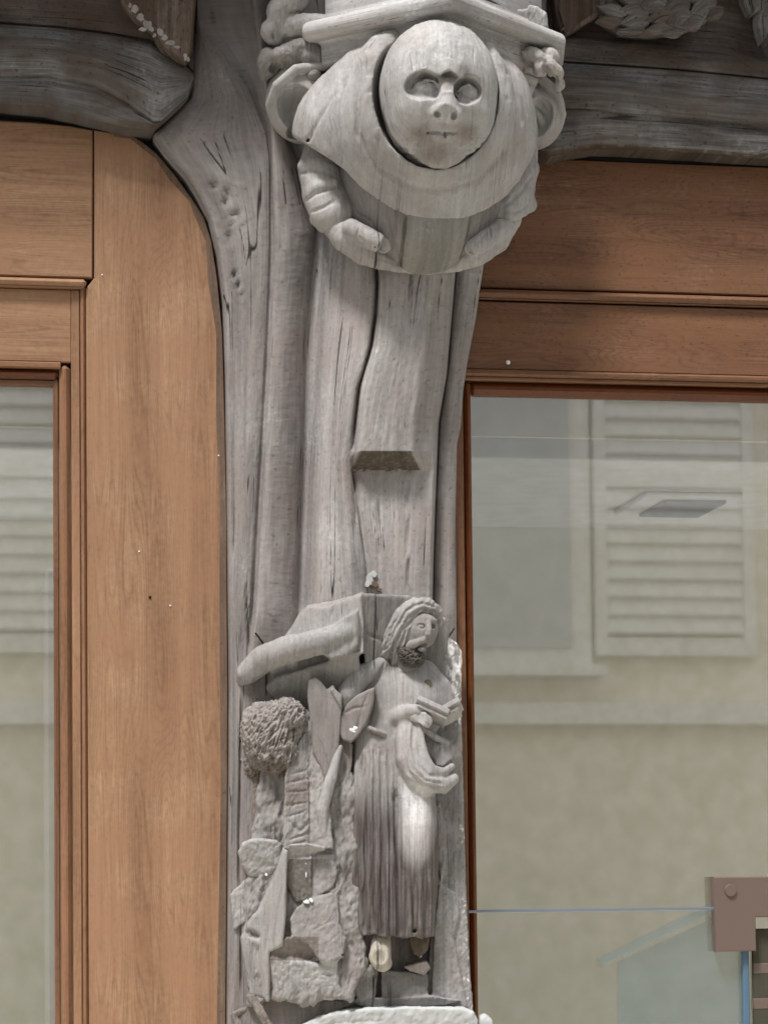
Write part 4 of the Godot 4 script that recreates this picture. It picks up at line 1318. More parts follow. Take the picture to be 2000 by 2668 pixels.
	s.ell(1070, 1716, 108, 34, 30, 26, 10, 0, 14)
	s.ell(1050, 1700, 104, 20, 16, 20, 10)
	s.ell(1086, 1724, 112, 18, 18, 18, 10)
	c.beard = carve(s, xf, 1020, 1670, 1120, 1765, 50, 160, 2.0, func(p: Vector3, _n: Vector3) -> float:
		return -absf(nz.get_noise_3d(p.x * 5, p.y * 5, p.z * 5)) * 14.0 + nz.get_noise_3d(p.x * 9, p.y * 9, p.z * 9) * 3.0, func(_p: Vector3, _n: Vector3) -> Color: return Color(0.42, 0.405, 0.39))
	# the open book
	s = Sculpt.new(1030, 2050)
	s.bx(1122, 1852, 130, 44, 7, 40, 25, 3, 0, 2, 0, -18)
	s.bx(1174, 1850, 122, 27, 7, 40, -30, 3, 0, 2, 0, -18)
	s.bx(1122, 1866, 128, 42, 8, 36, 25, 2, 0, 2, 0, -18)
	s.bx(1172, 1866, 120, 25, 8, 36, -30, 2, 0, 2, 0, -18)
	s.line([1090, 1842, 1120, 1860, 1150, 1882], 1.6, 1)
	s.line([1158, 1880, 1176, 1862, 1196, 1850], 1.6, 1)
	c.book = carve(s, xf, 1060, 1800, 1225, 1925, 60, 200, 2.0, null, func(_p: Vector3, _n: Vector3) -> Color: return Color(0.86, 0.855, 0.845))
	# hand that holds it
	s = Sculpt.new(1030, 2050)
	for f in [[0, 30], [9, 34], [18, 32], [27, 26]]:
		s.ch([[1086, 1858 + f[0] * 0.8, 148, 6], [1086 + f[1] * 0.6, 1866 + f[0] * 0.9, 158, 5.5], [1086 + f[1], 1876 + f[0] * 0.7, 154, 4.5]], 3)
	s.ell(1082, 1868, 136, 20, 18, 16, 8)
	c.hand = carve(s, xf, 1050, 1840, 1140, 1925, 100, 180, 2.2, weather)
	# the broken arm end, like a leaf, with a pale plug hole
	s = Sculpt.new(1030, 2050)
	s.po([893, 1864, 906, 1836, 938, 1812, 977, 1797, 973, 1840, 966, 1862, 955, 1890, 938, 1916, 917, 1937, 896, 1930, 880, 1908, 884, 1884], -10, 134, 0.25, -0.1, 4, 0, 5)
	s.po([880, 1905, 900, 1930, 920, 1940, 919, 1990, 912, 2032, 896, 2034, 884, 1990], -10, 96, 0.3, 0, 4, 0, 4)
	s.line([900, 1862, 926, 1848, 956, 1846], 4, 4)
	s.line([960, 1812, 944, 1850, 936, 1890, 920, 1926], 2.5, 4)
	c.arm_end = carve(s, xf, 865, 1780, 990, 2050, -20, 180, 2.4, weather, func(p: Vector3, _n: Vector3) -> Color:
		return Color(0.60, 0.56, 0.545))
	# feet, one worn to the heartwood
	s = Sculpt.new(1030, 2050)
	s.ch([[1000, 2415, 80, 18], [994, 2450, 104, 24], [990, 2486, 118, 28], [996, 2500, 112, 24]], 8)
	s.ell(988, 2484, 146, 25, 26, 12, 3, 1, 8)
	c.foot = carve(s, xf, 950, 2400, 1045, 2540, 20, 170, 2.2, weather, func(p: Vector3, _n: Vector3) -> Color: return Color(1.0, 0.95, 0.82))
	s = Sculpt.new(1030, 2050)
	s.po([1068, 2430, 1118, 2434, 1112, 2472, 1090, 2488, 1076, 2480, 1066, 2450], 0, 70, 0, 0.2, 4)
	s.po([1050, 2512, 1110, 2498, 1120, 2516, 1104, 2534, 1066, 2524], 0, 84, 0, -0.3, 4)
	c.foot2 = carve(s, xf, 1030, 2415, 1135, 2550, -10, 130, 2.6, weather, func(p: Vector3, _n: Vector3) -> Color: return Color(0.5, 0.42, 0.34) if p.y < 2490 else Color(0.82, 0.8, 0.79))

func plan_bracket(c: Dictionary, craggy: Callable, silver: Callable) -> void:
	var xf := frame_at(760, 200, 60)
	c.left_at = xf.origin
	var s := Sculpt.new(760, 200)
	s.ell(790, 262, 40, 98, 108, 100, 10)
	s.ell(776, 284, 134, 54, 70, 66, 6, 1, -30)
	s.ell(784, 330, 110, 50, 22, 60, 5, 1, -34)
	s.ch([[850, 170, 110, 14], [770, 182, 122, 13], [722, 222, 116, 12], [702, 270, 96, 10], [712, 310, 80, 8], [742, 340, 70, 6]], 6)
	s.ch([[840, 250, 70, 20], [790, 286, 60, 20], [752, 322, 50, 16]], 10)
	s.ch([[840, 272, 90, 7], [796, 304, 78, 7], [742, 338, 56, 6]], 5)
	c.scroll_l = carve(s, xf, 670, 130, 900, 390, -70, 170, 3.2, null, silver)
	s = Sculpt.new(760, 200)
	for e in [[700, 165, 70, 30, 38, 30], [735, 148, 96, 30, 24, 28], [760, 150, 70, 46, 38, 40], [800, 128, 80, 50, 30, 40], [815, 152, 104, 32, 26, 28], [690, 190, 66, 16, 22, 20], [815, 195, 110, 22, 20, 24]]: s.ell(e[0], e[1], e[2], e[3], e[4], e[5], 8)
	s.ell(745, 164, 122, 12, 10, 16, 6, 1)
	s.ell(815, 160, 134, 16, 9, 14, 6, 1)
	s.ell(716, 182, 92, 14, 12, 16, 5, 1)
	c.leaf_l = carve(s, xf, 655, 80, 880, 235, -10, 160, 2.6, craggy, func(_p: Vector3, _n: Vector3) -> Color: return Color(0.52, 0.50, 0.48))
	s = Sculpt.new(760, 200)
	for e in [[725, 40, 60, 30, 40, 36], [704, 88, 66, 24, 30, 28], [716, 104, 60, 24, 22, 24], [760, 12, 50, 46, 34, 40]]: s.ell(e[0], e[1], e[2], e[3], e[4], e[5], 10)
	s.ell(714, 100, 96, 8, 12, 14, 4, 1)
	s.ell(736, 52, 100, 7, 20, 12, 4, 1)
	s.ch([[750, 76, 60, 30], [806, 72, 84, 30], [840, 70, 90, 26]], 8)
	c.leaf_l2 = carve(s, xf, 665, -60, 880, 150, -10, 150, 2.6, craggy, silver)
	xf = frame_at(1420, 220, 100)
	c.right_at = xf.origin
	s = Sculpt.new(1420, 220)
	s.ell(1388, 290, 20, 84, 96, 90, 10)
	s.ell(1400, 306, 112, 42, 58, 46, 6, 1, 26)
	s.ch([[1372, 262, 80, 8], [1404, 300, 74, 9], [1418, 340, 58, 7]], 5)
	s.ch([[1348, 186, 80, 12], [1410, 206, 88, 13], [1450, 246, 82, 12], [1464, 296, 66, 10], [1452, 336, 50, 8], [1424, 366, 40, 6]], 6)
	s.ch([[1376, 224, 92, 8], [1420, 262, 80, 8], [1444, 306, 60, 8], [1436, 346, 44, 6]], 5)
	s.ch([[1380, 300, 40, 20], [1412, 336, 34, 16], [1424, 362, 30, 10]], 8)
	c.scroll_r = carve(s, xf, 1310, 150, 1490, 410, -70, 130, 3.0, null, silver)
	var xf2 := frame_at(1420, 220, 175)
	s = Sculpt.new(1420, 220)
	for e in [[1352, 172, 74, 26, 22, 22, 20], [1394, 152, 84, 34, 24, 26, 30], [1402, 178, 96, 18, 24, 18, -10], [1434, 176, 86, 18, 30, 18, -24], [1452, 190, 76, 14, 24, 16, -14], [1456, 222, 70, 14, 18, 14, 30], [1372, 150, 92, 22, 12, 14, 40], [1430, 150, 60, 30, 22, 24, 20]]: s.ell(e[0], e[1], e[2], e[3], e[4], e[5], 5, 0, e[6])
	for e in [[1418, 182, 104], [1384, 176, 102], [1444, 208, 90], [1360, 184, 92]]: s.ell(e[0], e[1], e[2], 8, 12, 12, 4, 1, -20)
	c.leaf_r = carve(s, xf2, 1310, 105, 1485, 255, 0, 130, 2.4, craggy, func(_p: Vector3, _n: Vector3) -> Color: return Color(0.92, 0.9, 0.86))
	s = Sculpt.new(1420, 220)
	s.po([1338, 30, 1374, 32, 1378, 22, 1398, 26, 1424, 42, 1428, 78, 1400, 84, 1338, 60], -20, 50, 0, 0, 6, 0, 8)
	c.lump_r = carve(s, xf2, 1320, -10, 1450, 100, -40, 80, 3.0, craggy, silver)

func plan_lower(c: Dictionary, nz: FastNoiseLite, craggy: Callable, weather: Callable) -> void:
	# the capital over the reader
	var xf := frame_at(850, 1660, 20)
	c.cap_at = xf.origin
	var s := Sculpt.new(850, 1660)
	s.po([781, 1602, 803, 1580, 850, 1584, 884, 1570, 942, 1549, 946, 1700, 900, 1712, 840, 1690, 770, 1680, 740, 1668, 762, 1640], -20, 100, 0.5, 0.25, 6, 0, 6)
	s.po([938, 1548, 1062, 1552, 1100, 1568, 1150, 1604, 1168, 1650, 1170, 1740, 950, 1740], -20, 66, -0.35, -0.1, 8, 0, 8)
	s.ch([[632, 1780, 26, 18], [648, 1752, 56, 30], [690, 1716, 86, 36], [745, 1694, 104, 36], [800, 1680, 120, 34], [850, 1668, 134, 33], [905, 1646, 146, 30]], 10)
	s.po([640, 1740, 690, 1690, 740, 1660, 781, 1602, 803, 1580, 942, 1549, 936, 1690, 880, 1740, 800, 1770, 730, 1800, 684, 1812, 676, 1780], -30, 54, 0.3, 0.05, 10, 0, 10)
	s.po([850, 1640, 930, 1590, 930, 1680, 905, 1704, 862, 1716, 838, 1700], 60, 162, 0.2, 0, 5, 0, 4)
	s.po([672, 1806, 720, 1762, 800, 1738, 900, 1706, 932, 1700, 940, 1760, 900, 1850, 690, 1862], -20, 78, 0.2, -0.5, 12, 0, 12)
	s.line([942, 1552, 940, 1640, 930, 1710], 4, 6)
	s.line([1040, 1556, 1042, 1640], 1.8, 2)
	s.line([975, 1560, 978, 1640], 1.8, 2)
	s.line([950, 1650, 985, 1664, 1000, 1680], 4, 4)
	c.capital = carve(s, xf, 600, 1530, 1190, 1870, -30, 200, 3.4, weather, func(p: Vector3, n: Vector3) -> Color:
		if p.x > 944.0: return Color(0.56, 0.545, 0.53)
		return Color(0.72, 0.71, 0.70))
	# the shaggy crown, its trunk and the broken figure beside it
	xf = frame_at(760, 2150, 10)
	c.broken_at = xf.origin
	s = Sculpt.new(760, 2150)
	s.ell(704, 1918, 50, 74, 82, 70, 20)
	s.ell(752, 1872, 60, 44, 52, 56, 24, 0, -20)
	s.ell(680, 1880, 50, 44, 44, 50, 24)
	s.ell(720, 1970, 60, 60, 46, 50, 24)
	s.ell(772, 1904, 118, 22, 16, 26, 8, 1, -20)
	s.ell(664, 1990, 20, 34, 40, 24, 12)
	c.crown = carve(s, xf, 615, 1795, 820, 2050, -10, 150, 2.4, func(p: Vector3, _n: Vector3) -> float:
		var q := Vector3(p.x + p.y * 0.4, p.y - p.x * 0.4, p.z)
		return -absf(nz.get_noise_3d(q.x * 2.2, q.y * 0.9, q.z * 2.0)) * 20.0 + nz.get_noise_3d(q.x * 6.0, q.y * 2.2, q.z * 6.0) * 5.0 + 3.0, func(p: Vector3, _n: Vector3) -> Color:
		return Color(0.95, 0.95, 0.94).lerp(Color(0.6, 0.53, 0.48), clampf((p.y - 1960.0) / 60.0 + nz.get_noise_2d(p.x, p.y) * 0.8, 0, 1)))
	s = Sculpt.new(760, 2150)
	s.ch([[712, 2000, 20, 30], [708, 2100, 22, 32], [706, 2230, 30, 36]], 10, 0)
	s.ch([[672, 2010, 14, 16], [668, 2120, 16, 18], [660, 2220, 20, 16]], 8, 0)
	s.line([690, 2020, 690, 2110, 684, 2200], 4, 4)
	s.line([700, 2120, 740, 2110], 3, 4)
	s.line([704, 2150, 740, 2140], 3, 4)
	c.trunk = carve(s, xf, 630, 1980, 760, 2260, -10, 90, 2.8, craggy, func(_p: Vector3, _n: Vector3) -> Color: return Color(0.64, 0.57, 0.53))
	s = Sculpt.new(760, 2150)
	s.po([690, 1900, 800, 1850, 890, 1900, 925, 2050, 932, 2200, 944, 2330, 938, 2420, 956, 2500, 930, 2560, 916, 2606, 860, 2596, 790, 2612, 720, 2598, 650, 2615, 640, 2440, 640, 2300, 660, 2180, 680, 2020], -30, 64, 0.06, 0, 8, 0, 10)
	for f in [[880, 2060, 886, 2300], [690, 2300, 670, 2400], [890, 2420, 860, 2520]]: s.line(f, 4, 4)
	c.mass = carve(s, xf, 625, 1840, 975, 2630, -30, 120, 3.4, func(p: Vector3, _n: Vector3) -> float: return nz.get_noise_3d(p.x * 0.9, p.y * 0.5, p.z) * 14.0 - absf(nz.get_noise_3d(p.x * 2.4, p.y * 1.0, p.z * 2.0)) * 9.0 + 2.0, func(_p: Vector3, _n: Vector3) -> Color: return Color(0.64, 0.62, 0.605))
	# upright slab, leaning strip and rough flank
	s = Sculpt.new(760, 2150)
	s.po([800, 1812, 804, 1776, 822, 1768, 838, 1786, 850, 1800, 866, 1790, 880, 1830, 888, 1848, 884, 1920, 878, 1980, 862, 2010, 846, 2040, 834, 2000, 812, 1960, 808, 1890], -20, 92, 0.2, -0.1, 4, 0, 5)
	s.po([866, 1796, 888, 1818, 886, 1850, 858, 1804], 40, 112, 0, 0, 3, 0, 4)
	c.plank = carve(s, xf, 785, 1755, 900, 2060, -20, 150, 2.8, weather, func(_p: Vector3, _n: Vector3) -> Color: return Color(0.60, 0.565, 0.55))
	s = Sculpt.new(760, 2150)
	s.po([803, 1892, 806, 1950, 806, 2210, 740, 2212, 738, 2180, 742, 2030, 752, 1985, 780, 1930], -20, 86, -0.35, 0.05, 4, 0, 5)
	s.po([804, 1910, 824, 1930, 842, 2020, 858, 2100, 868, 2210, 805, 2212], -20, 78, 0.2, 0.05, 4, 0, 5)
	for f in [[750, 2022, 800, 2008], [748, 2042, 802, 2030], [750, 2066, 804, 2060], [746, 2100, 800, 2092], [745, 2130, 800, 2112], [748, 2190, 800, 2172], [752, 2204, 800, 2190]]: s.line(f, 3, 3)
	s.line([805, 1985, 808, 2080, 806, 2205], 3, 3)
	s.line([756, 2140, 780, 2165, 800, 2150], 5, 5)
	c.flank = carve(s, xf, 725, 1880, 885, 2225, -20, 140, 2.6, craggy, func(p: Vector3, _n: Vector3) -> Color:
		return Color(0.74, 0.73, 0.715).lerp(Color(0.52, 0.45, 0.42), clampf(1.0 - absf(p.y - 2070.0) / 60.0, 0, 1) if p.x < 806.0 else 0.1))
	s = Sculpt.new(760, 2150)
	s.ch([[884, 1950, 84, 8], [860, 2030, 92, 14], [838, 2110, 84, 16], [846, 2200, 66, 12]], 10)
	c.strip = carve(s, xf, 810, 1930, 905, 2220, 0, 130, 2.8, weather, func(_p: Vector3, _n: Vector3) -> Color: return Color(0.84, 0.83, 0.82))
	# hanging cloth with its facets, the hewn block
	s = Sculpt.new(760, 2150)
	s.po([738, 2206, 752, 2216, 748, 2290, 744, 2400, 738, 2460, 706, 2478, 702, 2600, 696, 2604, 676, 2470, 640, 2420, 642, 2400, 672, 2370, 690, 2330, 716, 2280], -20, 84, 0.45, -0.02, 14, 0, 10)
	s.po([628, 2440, 646, 2408, 680, 2430, 690, 2480, 700, 2600, 652, 2590, 640, 2520], -20, 56, 0.1, 0, 14, 0, 10)
	s.ell(656, 2430, 76, 26, 14, 30, 6, 1, 24)
	s.line([738, 2308, 724, 2370, 714, 2462], 3, 4)
	s.line([712, 2300, 704, 2400, 694, 2470], 2, 5)
	s.line([664, 2446, 652, 2500, 650, 2590], 3, 3)
	s.line([684, 2440, 668, 2490], 2.5, 3)
	c.cloth = carve(s, xf, 615, 2190, 765, 2625, -20, 140, 2.8, weather, func(p: Vector3, _n: Vector3) -> Color: return Color(0.76, 0.75, 0.735))
	s = Sculpt.new(760, 2150)
	s.po([740, 2200, 800, 2196, 848, 2206, 846, 2216, 812, 2222, 808, 2234, 744, 2238], -20, 92, 0, -0.7, 7, 0, 6)
	s.po([746, 2232, 812, 2230, 812, 2330, 800, 2348, 770, 2348, 746, 2306], -20, 76, 0.1, -0.15, 6, 0, 5)
	s.po([808, 2222, 872, 2222, 878, 2275, 870, 2310, 810, 2340], -20, 72, 0.05, 0.05, 6, 0, 5)
	s.po([800, 2342, 880, 2316, 884, 2400, 900, 2440, 894, 2490, 848, 2506, 830, 2496, 800, 2456, 760, 2436, 756, 2390, 772, 2362], -20, 88, -0.06, 0.12, 7, 0, 6)
	s.po([704, 2478, 748, 2434, 800, 2452, 842, 2508, 800, 2500, 720, 2488], -20, 72, 0, -0.6, 7, 0, 6)
	s.po([702, 2484, 780, 2494, 846, 2508, 876, 2480, 884, 2560, 900, 2590, 860, 2602, 760, 2598, 706, 2590], -20, 70, 0.08, -0.25, 14, 0, 10)
	s.line([812, 2420, 870, 2392], 2.6, 2)
	s.line([846, 2330, 880, 2316], 2.6, 2)
	s.line([880, 2222, 884, 2400, 898, 2600], 2, 2)
	s.ell(852, 2534, 84, 18, 5, 14, 3, 1)
	c.facets = carve(s, xf, 695, 2185, 915, 2615, -20, 130, 2.8, craggy, func(p: Vector3, _n: Vector3) -> Color:
		if p.x > 744 and p.x < 814 and p.y > 2236 and p.y < 2350: return Color(0.45, 0.42, 0.385)
		if p.y > 2436 and p.y < 2498 and p.x < 830: return Color(0.42, 0.375, 0.345)
		if p.y > 2498 or p.y < 2236: return Color(0.88, 0.88, 0.88)
		return Color(0.66, 0.64, 0.625))
	s = Sculpt.new(760, 2150)
	s.po([621, 2220, 632, 2196, 660, 2184, 720, 2186, 736, 2200, 734, 2262, 704, 2280, 650, 2284, 630, 2250], -10, 74, 0, -0.25, 5, 0, 8)
	s.po([600, 2330, 640, 2290, 652, 2380, 640, 2402, 612, 2420], -10, 40, 0, 0, 4, 0, 5)
	c.block = carve(s, xf, 595, 2170, 750, 2430, -15, 120, 2.8, craggy, func(_p: Vector3, _n: Vector3) -> Color: return Color(0.82, 0.82, 0.81))
	# split, flaked wood at the foot
	s = Sculpt.new(760, 2150)
	s.ch([[650, 2590, 50, 8], [676, 2630, 56, 9], [704, 2690, 50, 8]], 3)
	s.ch([[662, 2590, 56, 6], [692, 2640, 60, 7], [716, 2690, 50, 6]], 3)
	s.ch([[628, 2690, 40, 10], [612, 2640, 34, 10], [640, 2626, 30, 8]], 4)
	s.ch([[640, 2700, 44, 12], [626, 2660, 40, 8]], 4)
	s.po([606, 2600, 650, 2596, 660, 2620, 620, 2632, 604, 2650], -10, 30, 0, 0, 4)
	c.splinters = carve(s, xf, 590, 2570, 740, 2740, -20, 100, 2.6, craggy, func(_p: Vector3, _n: Vector3) -> Color: return Color(0.7, 0.66, 0.63))
	s = Sculpt.new(760, 2150)
	s.po([660, 2592, 706, 2606, 720, 2592, 780, 2600, 900, 2604, 930, 2610, 760, 2680, 700, 2740, 640, 2740], -20, 22, 0, 0, 5, 0, 5)
	c.foot_board = carve(s, xf, 630, 2575, 945, 2750, -25, 60, 3.2, weather, func(_p: Vector3, _n: Vector3) -> Color: return Color(0.52, 0.49, 0.47))
	# low pedestal under the feet, and the relief ground to its right
	xf = frame_at(1030, 2050, 20)
	s = Sculpt.new(1030, 2050)
	s.po([938, 2524, 960, 2512, 985, 2526, 978, 2590, 940, 2606, 912, 2570, 916, 2540], -20, 74, 0, 0, 4, 0, 6)
	s.po([992, 2520, 1112, 2532, 1116, 2600, 994, 2606], -20, 60, 0, 0.1, 4, 0, 5)
	s.ell(958, 2520, 80, 24, 17, 22, 6)
	s.po([900, 2596, 1120, 2588, 1200, 2600, 1150, 2616, 960, 2626], -20, 66, 0, -0.5, 5, 0, 5)
	c.pedestal = carve(s, xf, 895, 2495, 1215, 2640, -25, 120, 2.8, craggy, func(p: Vector3, _n: Vector3) -> Color: return Color(0.56, 0.56, 0.55))
	s = Sculpt.new(1030, 2050)
	s.po([1096, 1640, 1110, 1610, 1160, 1610, 1166, 1660, 1190, 1676, 1202, 1700, 1200, 1830, 1206, 2080, 1212, 2300, 1222, 2520, 1232, 2640, 1100, 2640, 1120, 2440, 1100, 2100, 1090, 1800], -40, 34, 0, 0, 8, 0, 8)
	s.po([1126, 2110, 1144, 2090, 1158, 2160, 1160, 2260, 1150, 2300, 1190, 2330, 1196, 2380, 1180, 2440, 1216, 2620, 1122, 2620, 1130, 2400, 1144, 2280], -40, 48, -0.1, 0, 5, 0, 5)
	s.line([1128, 1645, 1176, 1726, 1160, 1790], 3, 4)
	s.line([1170, 2450, 1178, 2540, 1194, 2620], 3, 3)
	s.line([1196, 2420, 1212, 2470, 1218, 2560], 3, 3)
	s.line([1180, 2060, 1172, 2160], 2.5, 3)
	c.ground = carve(s, xf, 1080, 1595, 1245, 2645, -40, 80, 3.0, craggy, func(p: Vector3, _n: Vector3) -> Color:
		var k := Color(0.36, 0.355, 0.35)
		var edge := clampf((p.x - (1168.0 + (p.y - 1700.0) * 0.036)) / 18.0, 0, 1)
		var fl := clampf(nz.get_noise_2d(p.x * 5.0, p.y * 2.4) * 9.0 - 2.6, 0, 1) * edge * clampf(nz.get_noise_2d(p.x * 0.6, p.y * 0.5 + 70.0) * 5.0 + 0.3, 0, 1)
		if p.y > 1670.0 and p.y < 1810.0: fl = maxf(fl, clampf(nz.get_noise_2d(p.x * 2.2 + 40.0, p.y * 1.2) * 9.0 + 0.4, 0, 1) * clampf((p.x - 1160.0) / 12.0, 0, 1))
		return k.lerp(Color(0.95, 0.95, 0.95), fl))
	# pale stone ledge under everything
	s = Sculpt.new(1030, 2050)
	s.po([680, 2760, 768, 2672, 826, 2642, 880, 2624, 950, 2618, 1050, 2614, 1200, 2616, 1230, 2628, 1240, 2650, 1250, 2760], -30, 92, 0, -0.15, 5, 0, 10)
	s.line([890, 2625, 896, 2700], 2, 2)
	s.line([830, 2668, 900, 2654, 1000, 2650], 2.5, 3)
	c.ledge = carve(s, xf, 670, 2600, 1260, 2770, -40, 130, 4.0, craggy)
	s = Sculpt.new(1030, 2050)
	s.po([1244, 2760, 1247, 2644, 1262, 2638, 1278, 2650, 1286, 2680, 1290, 2760], -20, 70, 0, 0, 5, 0, 8)
	c.ledge_end = carve(s, xf, 1235, 2625, 1300, 2770, -30, 90, 4.0, craggy)


func place_carvings(c: Dictionary) -> void:
	var m := thing("corbel_figure", "carved grey wooden hooded round faced figure leaning out under the moulded bracket", "carving", c.monk_at)
	put("body", carved(c.belly), M.carved, m)
	put("front_panel", carved(c.panel), M.carved, m)
	put("cape", carved(c.cape), M.carved, m)
	put("head", carved(c.head), M.carved, m)
	for k in ["sleeve_l", "sleeve_r"]: put("sleeve", carved(c[k]), M.carved, m)
	for k in ["arm_l", "arm_r"]: put("arm", carved(c[k]), M.carved, m)
	var r := thing("reader_statue", "carved bearded robed figure reading an open book on the lower post", "statue", c.reader_at)
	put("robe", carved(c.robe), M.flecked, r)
	put("head", carved(c.reader_head), M.carved, r)
	put("hair", carved(c.reader_hair), M.carved, r)
	put("beard", carved(c.beard), M.rough, r)
	put("book", carved(c.book), M.carved, r)
	put("hand", carved(c.hand), M.carved, r)
	put("broken_arm", carved(c.arm_end), M.carved, r, "leaf shaped broken arm end with a white plug")
	put("foot", carved(c.foot), M.carved, r, "pale worn foot showing bare wood")
	put("foot", carved(c.foot2), M.rough, r, "brown stump of the other foot")
	for q in [[916, 1900, 8, 5], [927, 1896, 7, 5], [922, 1906, 5, 3]]: put("white_fleck", flake(q[0], q[1], q[2], q[3], 160), M.white_paint, r)
	var pl := CylinderMesh.new()
	pl.top_radius = 11 * K
	pl.bottom_radius = 12 * K
	pl.height = 0.004
	var plug := put("wood_plug", pl, plain(Color(0.40, 0.37, 0.30), 0.8), r)
	plug.position = P(1114, 1782, 138) - r.position
	plug.rotation.x = PI / 2
	# bracket over the corbel figure
	var b := thing("bracket", "pale weathered polygonal moulded bracket jutting out above the hooded figure", "bracket", P(1150, 100, 0))
	var yl := P(815, 80, 220).y
	var path := [Vector2(X(806, 0, 80), 0.0), Vector2(P(812, 80, 215).x, 215 * K), Vector2(P(1172, 2, z_at_height(1172, 2, yl)).x, z_at_height(1172, 2, yl) * K), Vector2(P(1448, 110, z_at_height(1448, 110, yl)).x, z_at_height(1448, 110, yl) * K), Vector2(X(1440, 0, 110), 0.0)]
	var roll := []
	for i in 15:
		var a := lerpf(-PI * 0.5, PI * 0.62, i / 14.0)
		roll.append([cos(a) * 24 * K, yl + sin(a) * 25 * K])
	put("roll_moulding", sweep(path, [[-0.08, yl - 25 * K]] + roll + [[-16 * K, yl + 30 * K], [-20 * K, yl + 44 * K], [-0.08, yl + 44 * K]]), M.trim, b)
	put("fascia", sweep(path, [[-0.1, yl - 86 * K], [-34 * K, yl - 86 * K], [-26 * K, yl - 80 * K], [-24 * K, yl - 30 * K], [-14 * K, yl - 24 * K], [-0.1, yl - 24 * K]]), M.trim, b)
	put("soffit", sweep(path, [[-0.16, yl - 150 * K], [-70 * K, yl - 140 * K], [-46 * K, yl - 90 * K], [-0.1, yl - 84 * K]]), M.trim, b)
	put("upper_block", sweep(path, [[-0.14, yl + 43 * K], [-36 * K, yl + 43 * K], [-36 * K, yl + 330 * K], [-0.14, yl + 330 * K]]), M.trim, b)
	var core := outline([830, 150, 1420, 150, 1420, -200, 830, -200], 40)
	put("core", poly_board(core, -0.05, 60 * K, 0.004), M.post, b)
	var l := thing("leaf_corbel", "grey carved scroll with lumpy leaf carving left of the hooded figure", "carving", c.left_at)
	put("scroll", carved(c.scroll_l), M.carved, l)
	put("leaf_cluster", carved(c.leaf_l), M.carved, l)
	put("leaf_cluster", carved(c.leaf_l2), M.carved, l)
	var rr := thing("leaf_corbel", "pale carved scroll with crinkled leaf carving right of the hooded figure", "carving", c.right_at)
	put("scroll", carved(c.scroll_r), M.carved, rr)
	put("leaf_cluster", carved(c.leaf_r), M.carved, rr)
	put("worn_block", carved(c.lump_r), M.carved, rr)
	var cp := thing("carved_capital", "grey carved capital with a drooping roll moulding above the reader", "capital", c.cap_at)
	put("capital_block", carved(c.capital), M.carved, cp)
	var bk := thing("broken_carving", "broken grey relief with a shaggy crown and hewn facets left of the reader", "carving", c.broken_at)
	put("relief_mass", carved(c.mass), M.carved, bk)
	put("shaggy_crown", carved(c.crown), M.rough, bk)
	put("trunk", carved(c.trunk), M.rough, bk)
	put("upright_slab", carved(c.plank), M.carved, bk)
	put("rough_flank", carved(c.flank), M.carved, bk)
	put("leaning_strip", carved(c.strip), M.carved, bk)
	put("hanging_cloth", carved(c.cloth), M.carved, bk)
	put("hewn_facets", carved(c.facets), M.carved, bk)
	put("hewn_block", carved(c.block), M.carved, bk)
	put("splinters", carved(c.splinters), M.rough, bk)
	put("foot_board", carved(c.foot_board), M.carved, bk)
	put("pedestal", carved(c.pedestal), M.carved, bk)
	put("relief_ground", carved(c.ground), M.flecked, bk)
	var sl := thing("stone_ledge", "white painted stone ledge below the reader and the broken relief", "ledge", P(1000, 2668, 40))
	put("slab", carved(c.ledge), M.stone, sl)
	put("end_block", carved(c.ledge_end), M.stone, sl)

func sweep(path: Array, prof: Array) -> ArrayMesh:      # a moulding along a plan line (x, z) with mitred corners; profile: [outward, height]
	var t := Tris.new()
	var n := path.size()
	var rows := []
	var len := 0.0
	var ls := []
	for i in n:
		var p: Vector2 = path[i]
		if i > 0: len += (p - path[i - 1]).length()
		ls.append(len)
		var d0: Vector2 = (p - path[i - 1]).normalized() if i > 0 else (path[1] - p).normalized()
		var d1: Vector2 = (path[i + 1] - p).normalized() if i < n - 1 else d0
		var n0 := Vector2(-d0.y, d0.x)
		var n1 := Vector2(-d1.y, d1.x)
		var m := (n0 + n1).normalized()
		m /= maxf(0.3, m.dot(n0))
		var row := []
		for q in prof:
			var o: Vector2 = p + m * float(q[0])
			row.append(Vector3(o.x, q[1], o.y))
		rows.append(row)
	var off := Vector2(rng.randf(), rng.randf())
	for i in n - 1:
		var seg: Vector2 = (path[i + 1] - path[i]).normalized()
		var out := Vector3(-seg.y, 0, seg.x)
		var u := 0.0
		for k in prof.size() - 1:
			var e := Vector2(prof[k + 1][0] - prof[k][0], prof[k + 1][1] - prof[k][1])
			var face := out * e.y - Vector3.UP * e.x
			var du := e.length()
			t.quad(rows[i][k], rows[i + 1][k], rows[i + 1][k + 1], rows[i][k + 1], Vector2(u, ls[i]) / TILE + off, Vector2(u, ls[i + 1]) / TILE + off, Vector2(u + du, ls[i + 1]) / TILE + off, Vector2(u + du, ls[i]) / TILE + off, face)
			u += du
	return t.mesh()

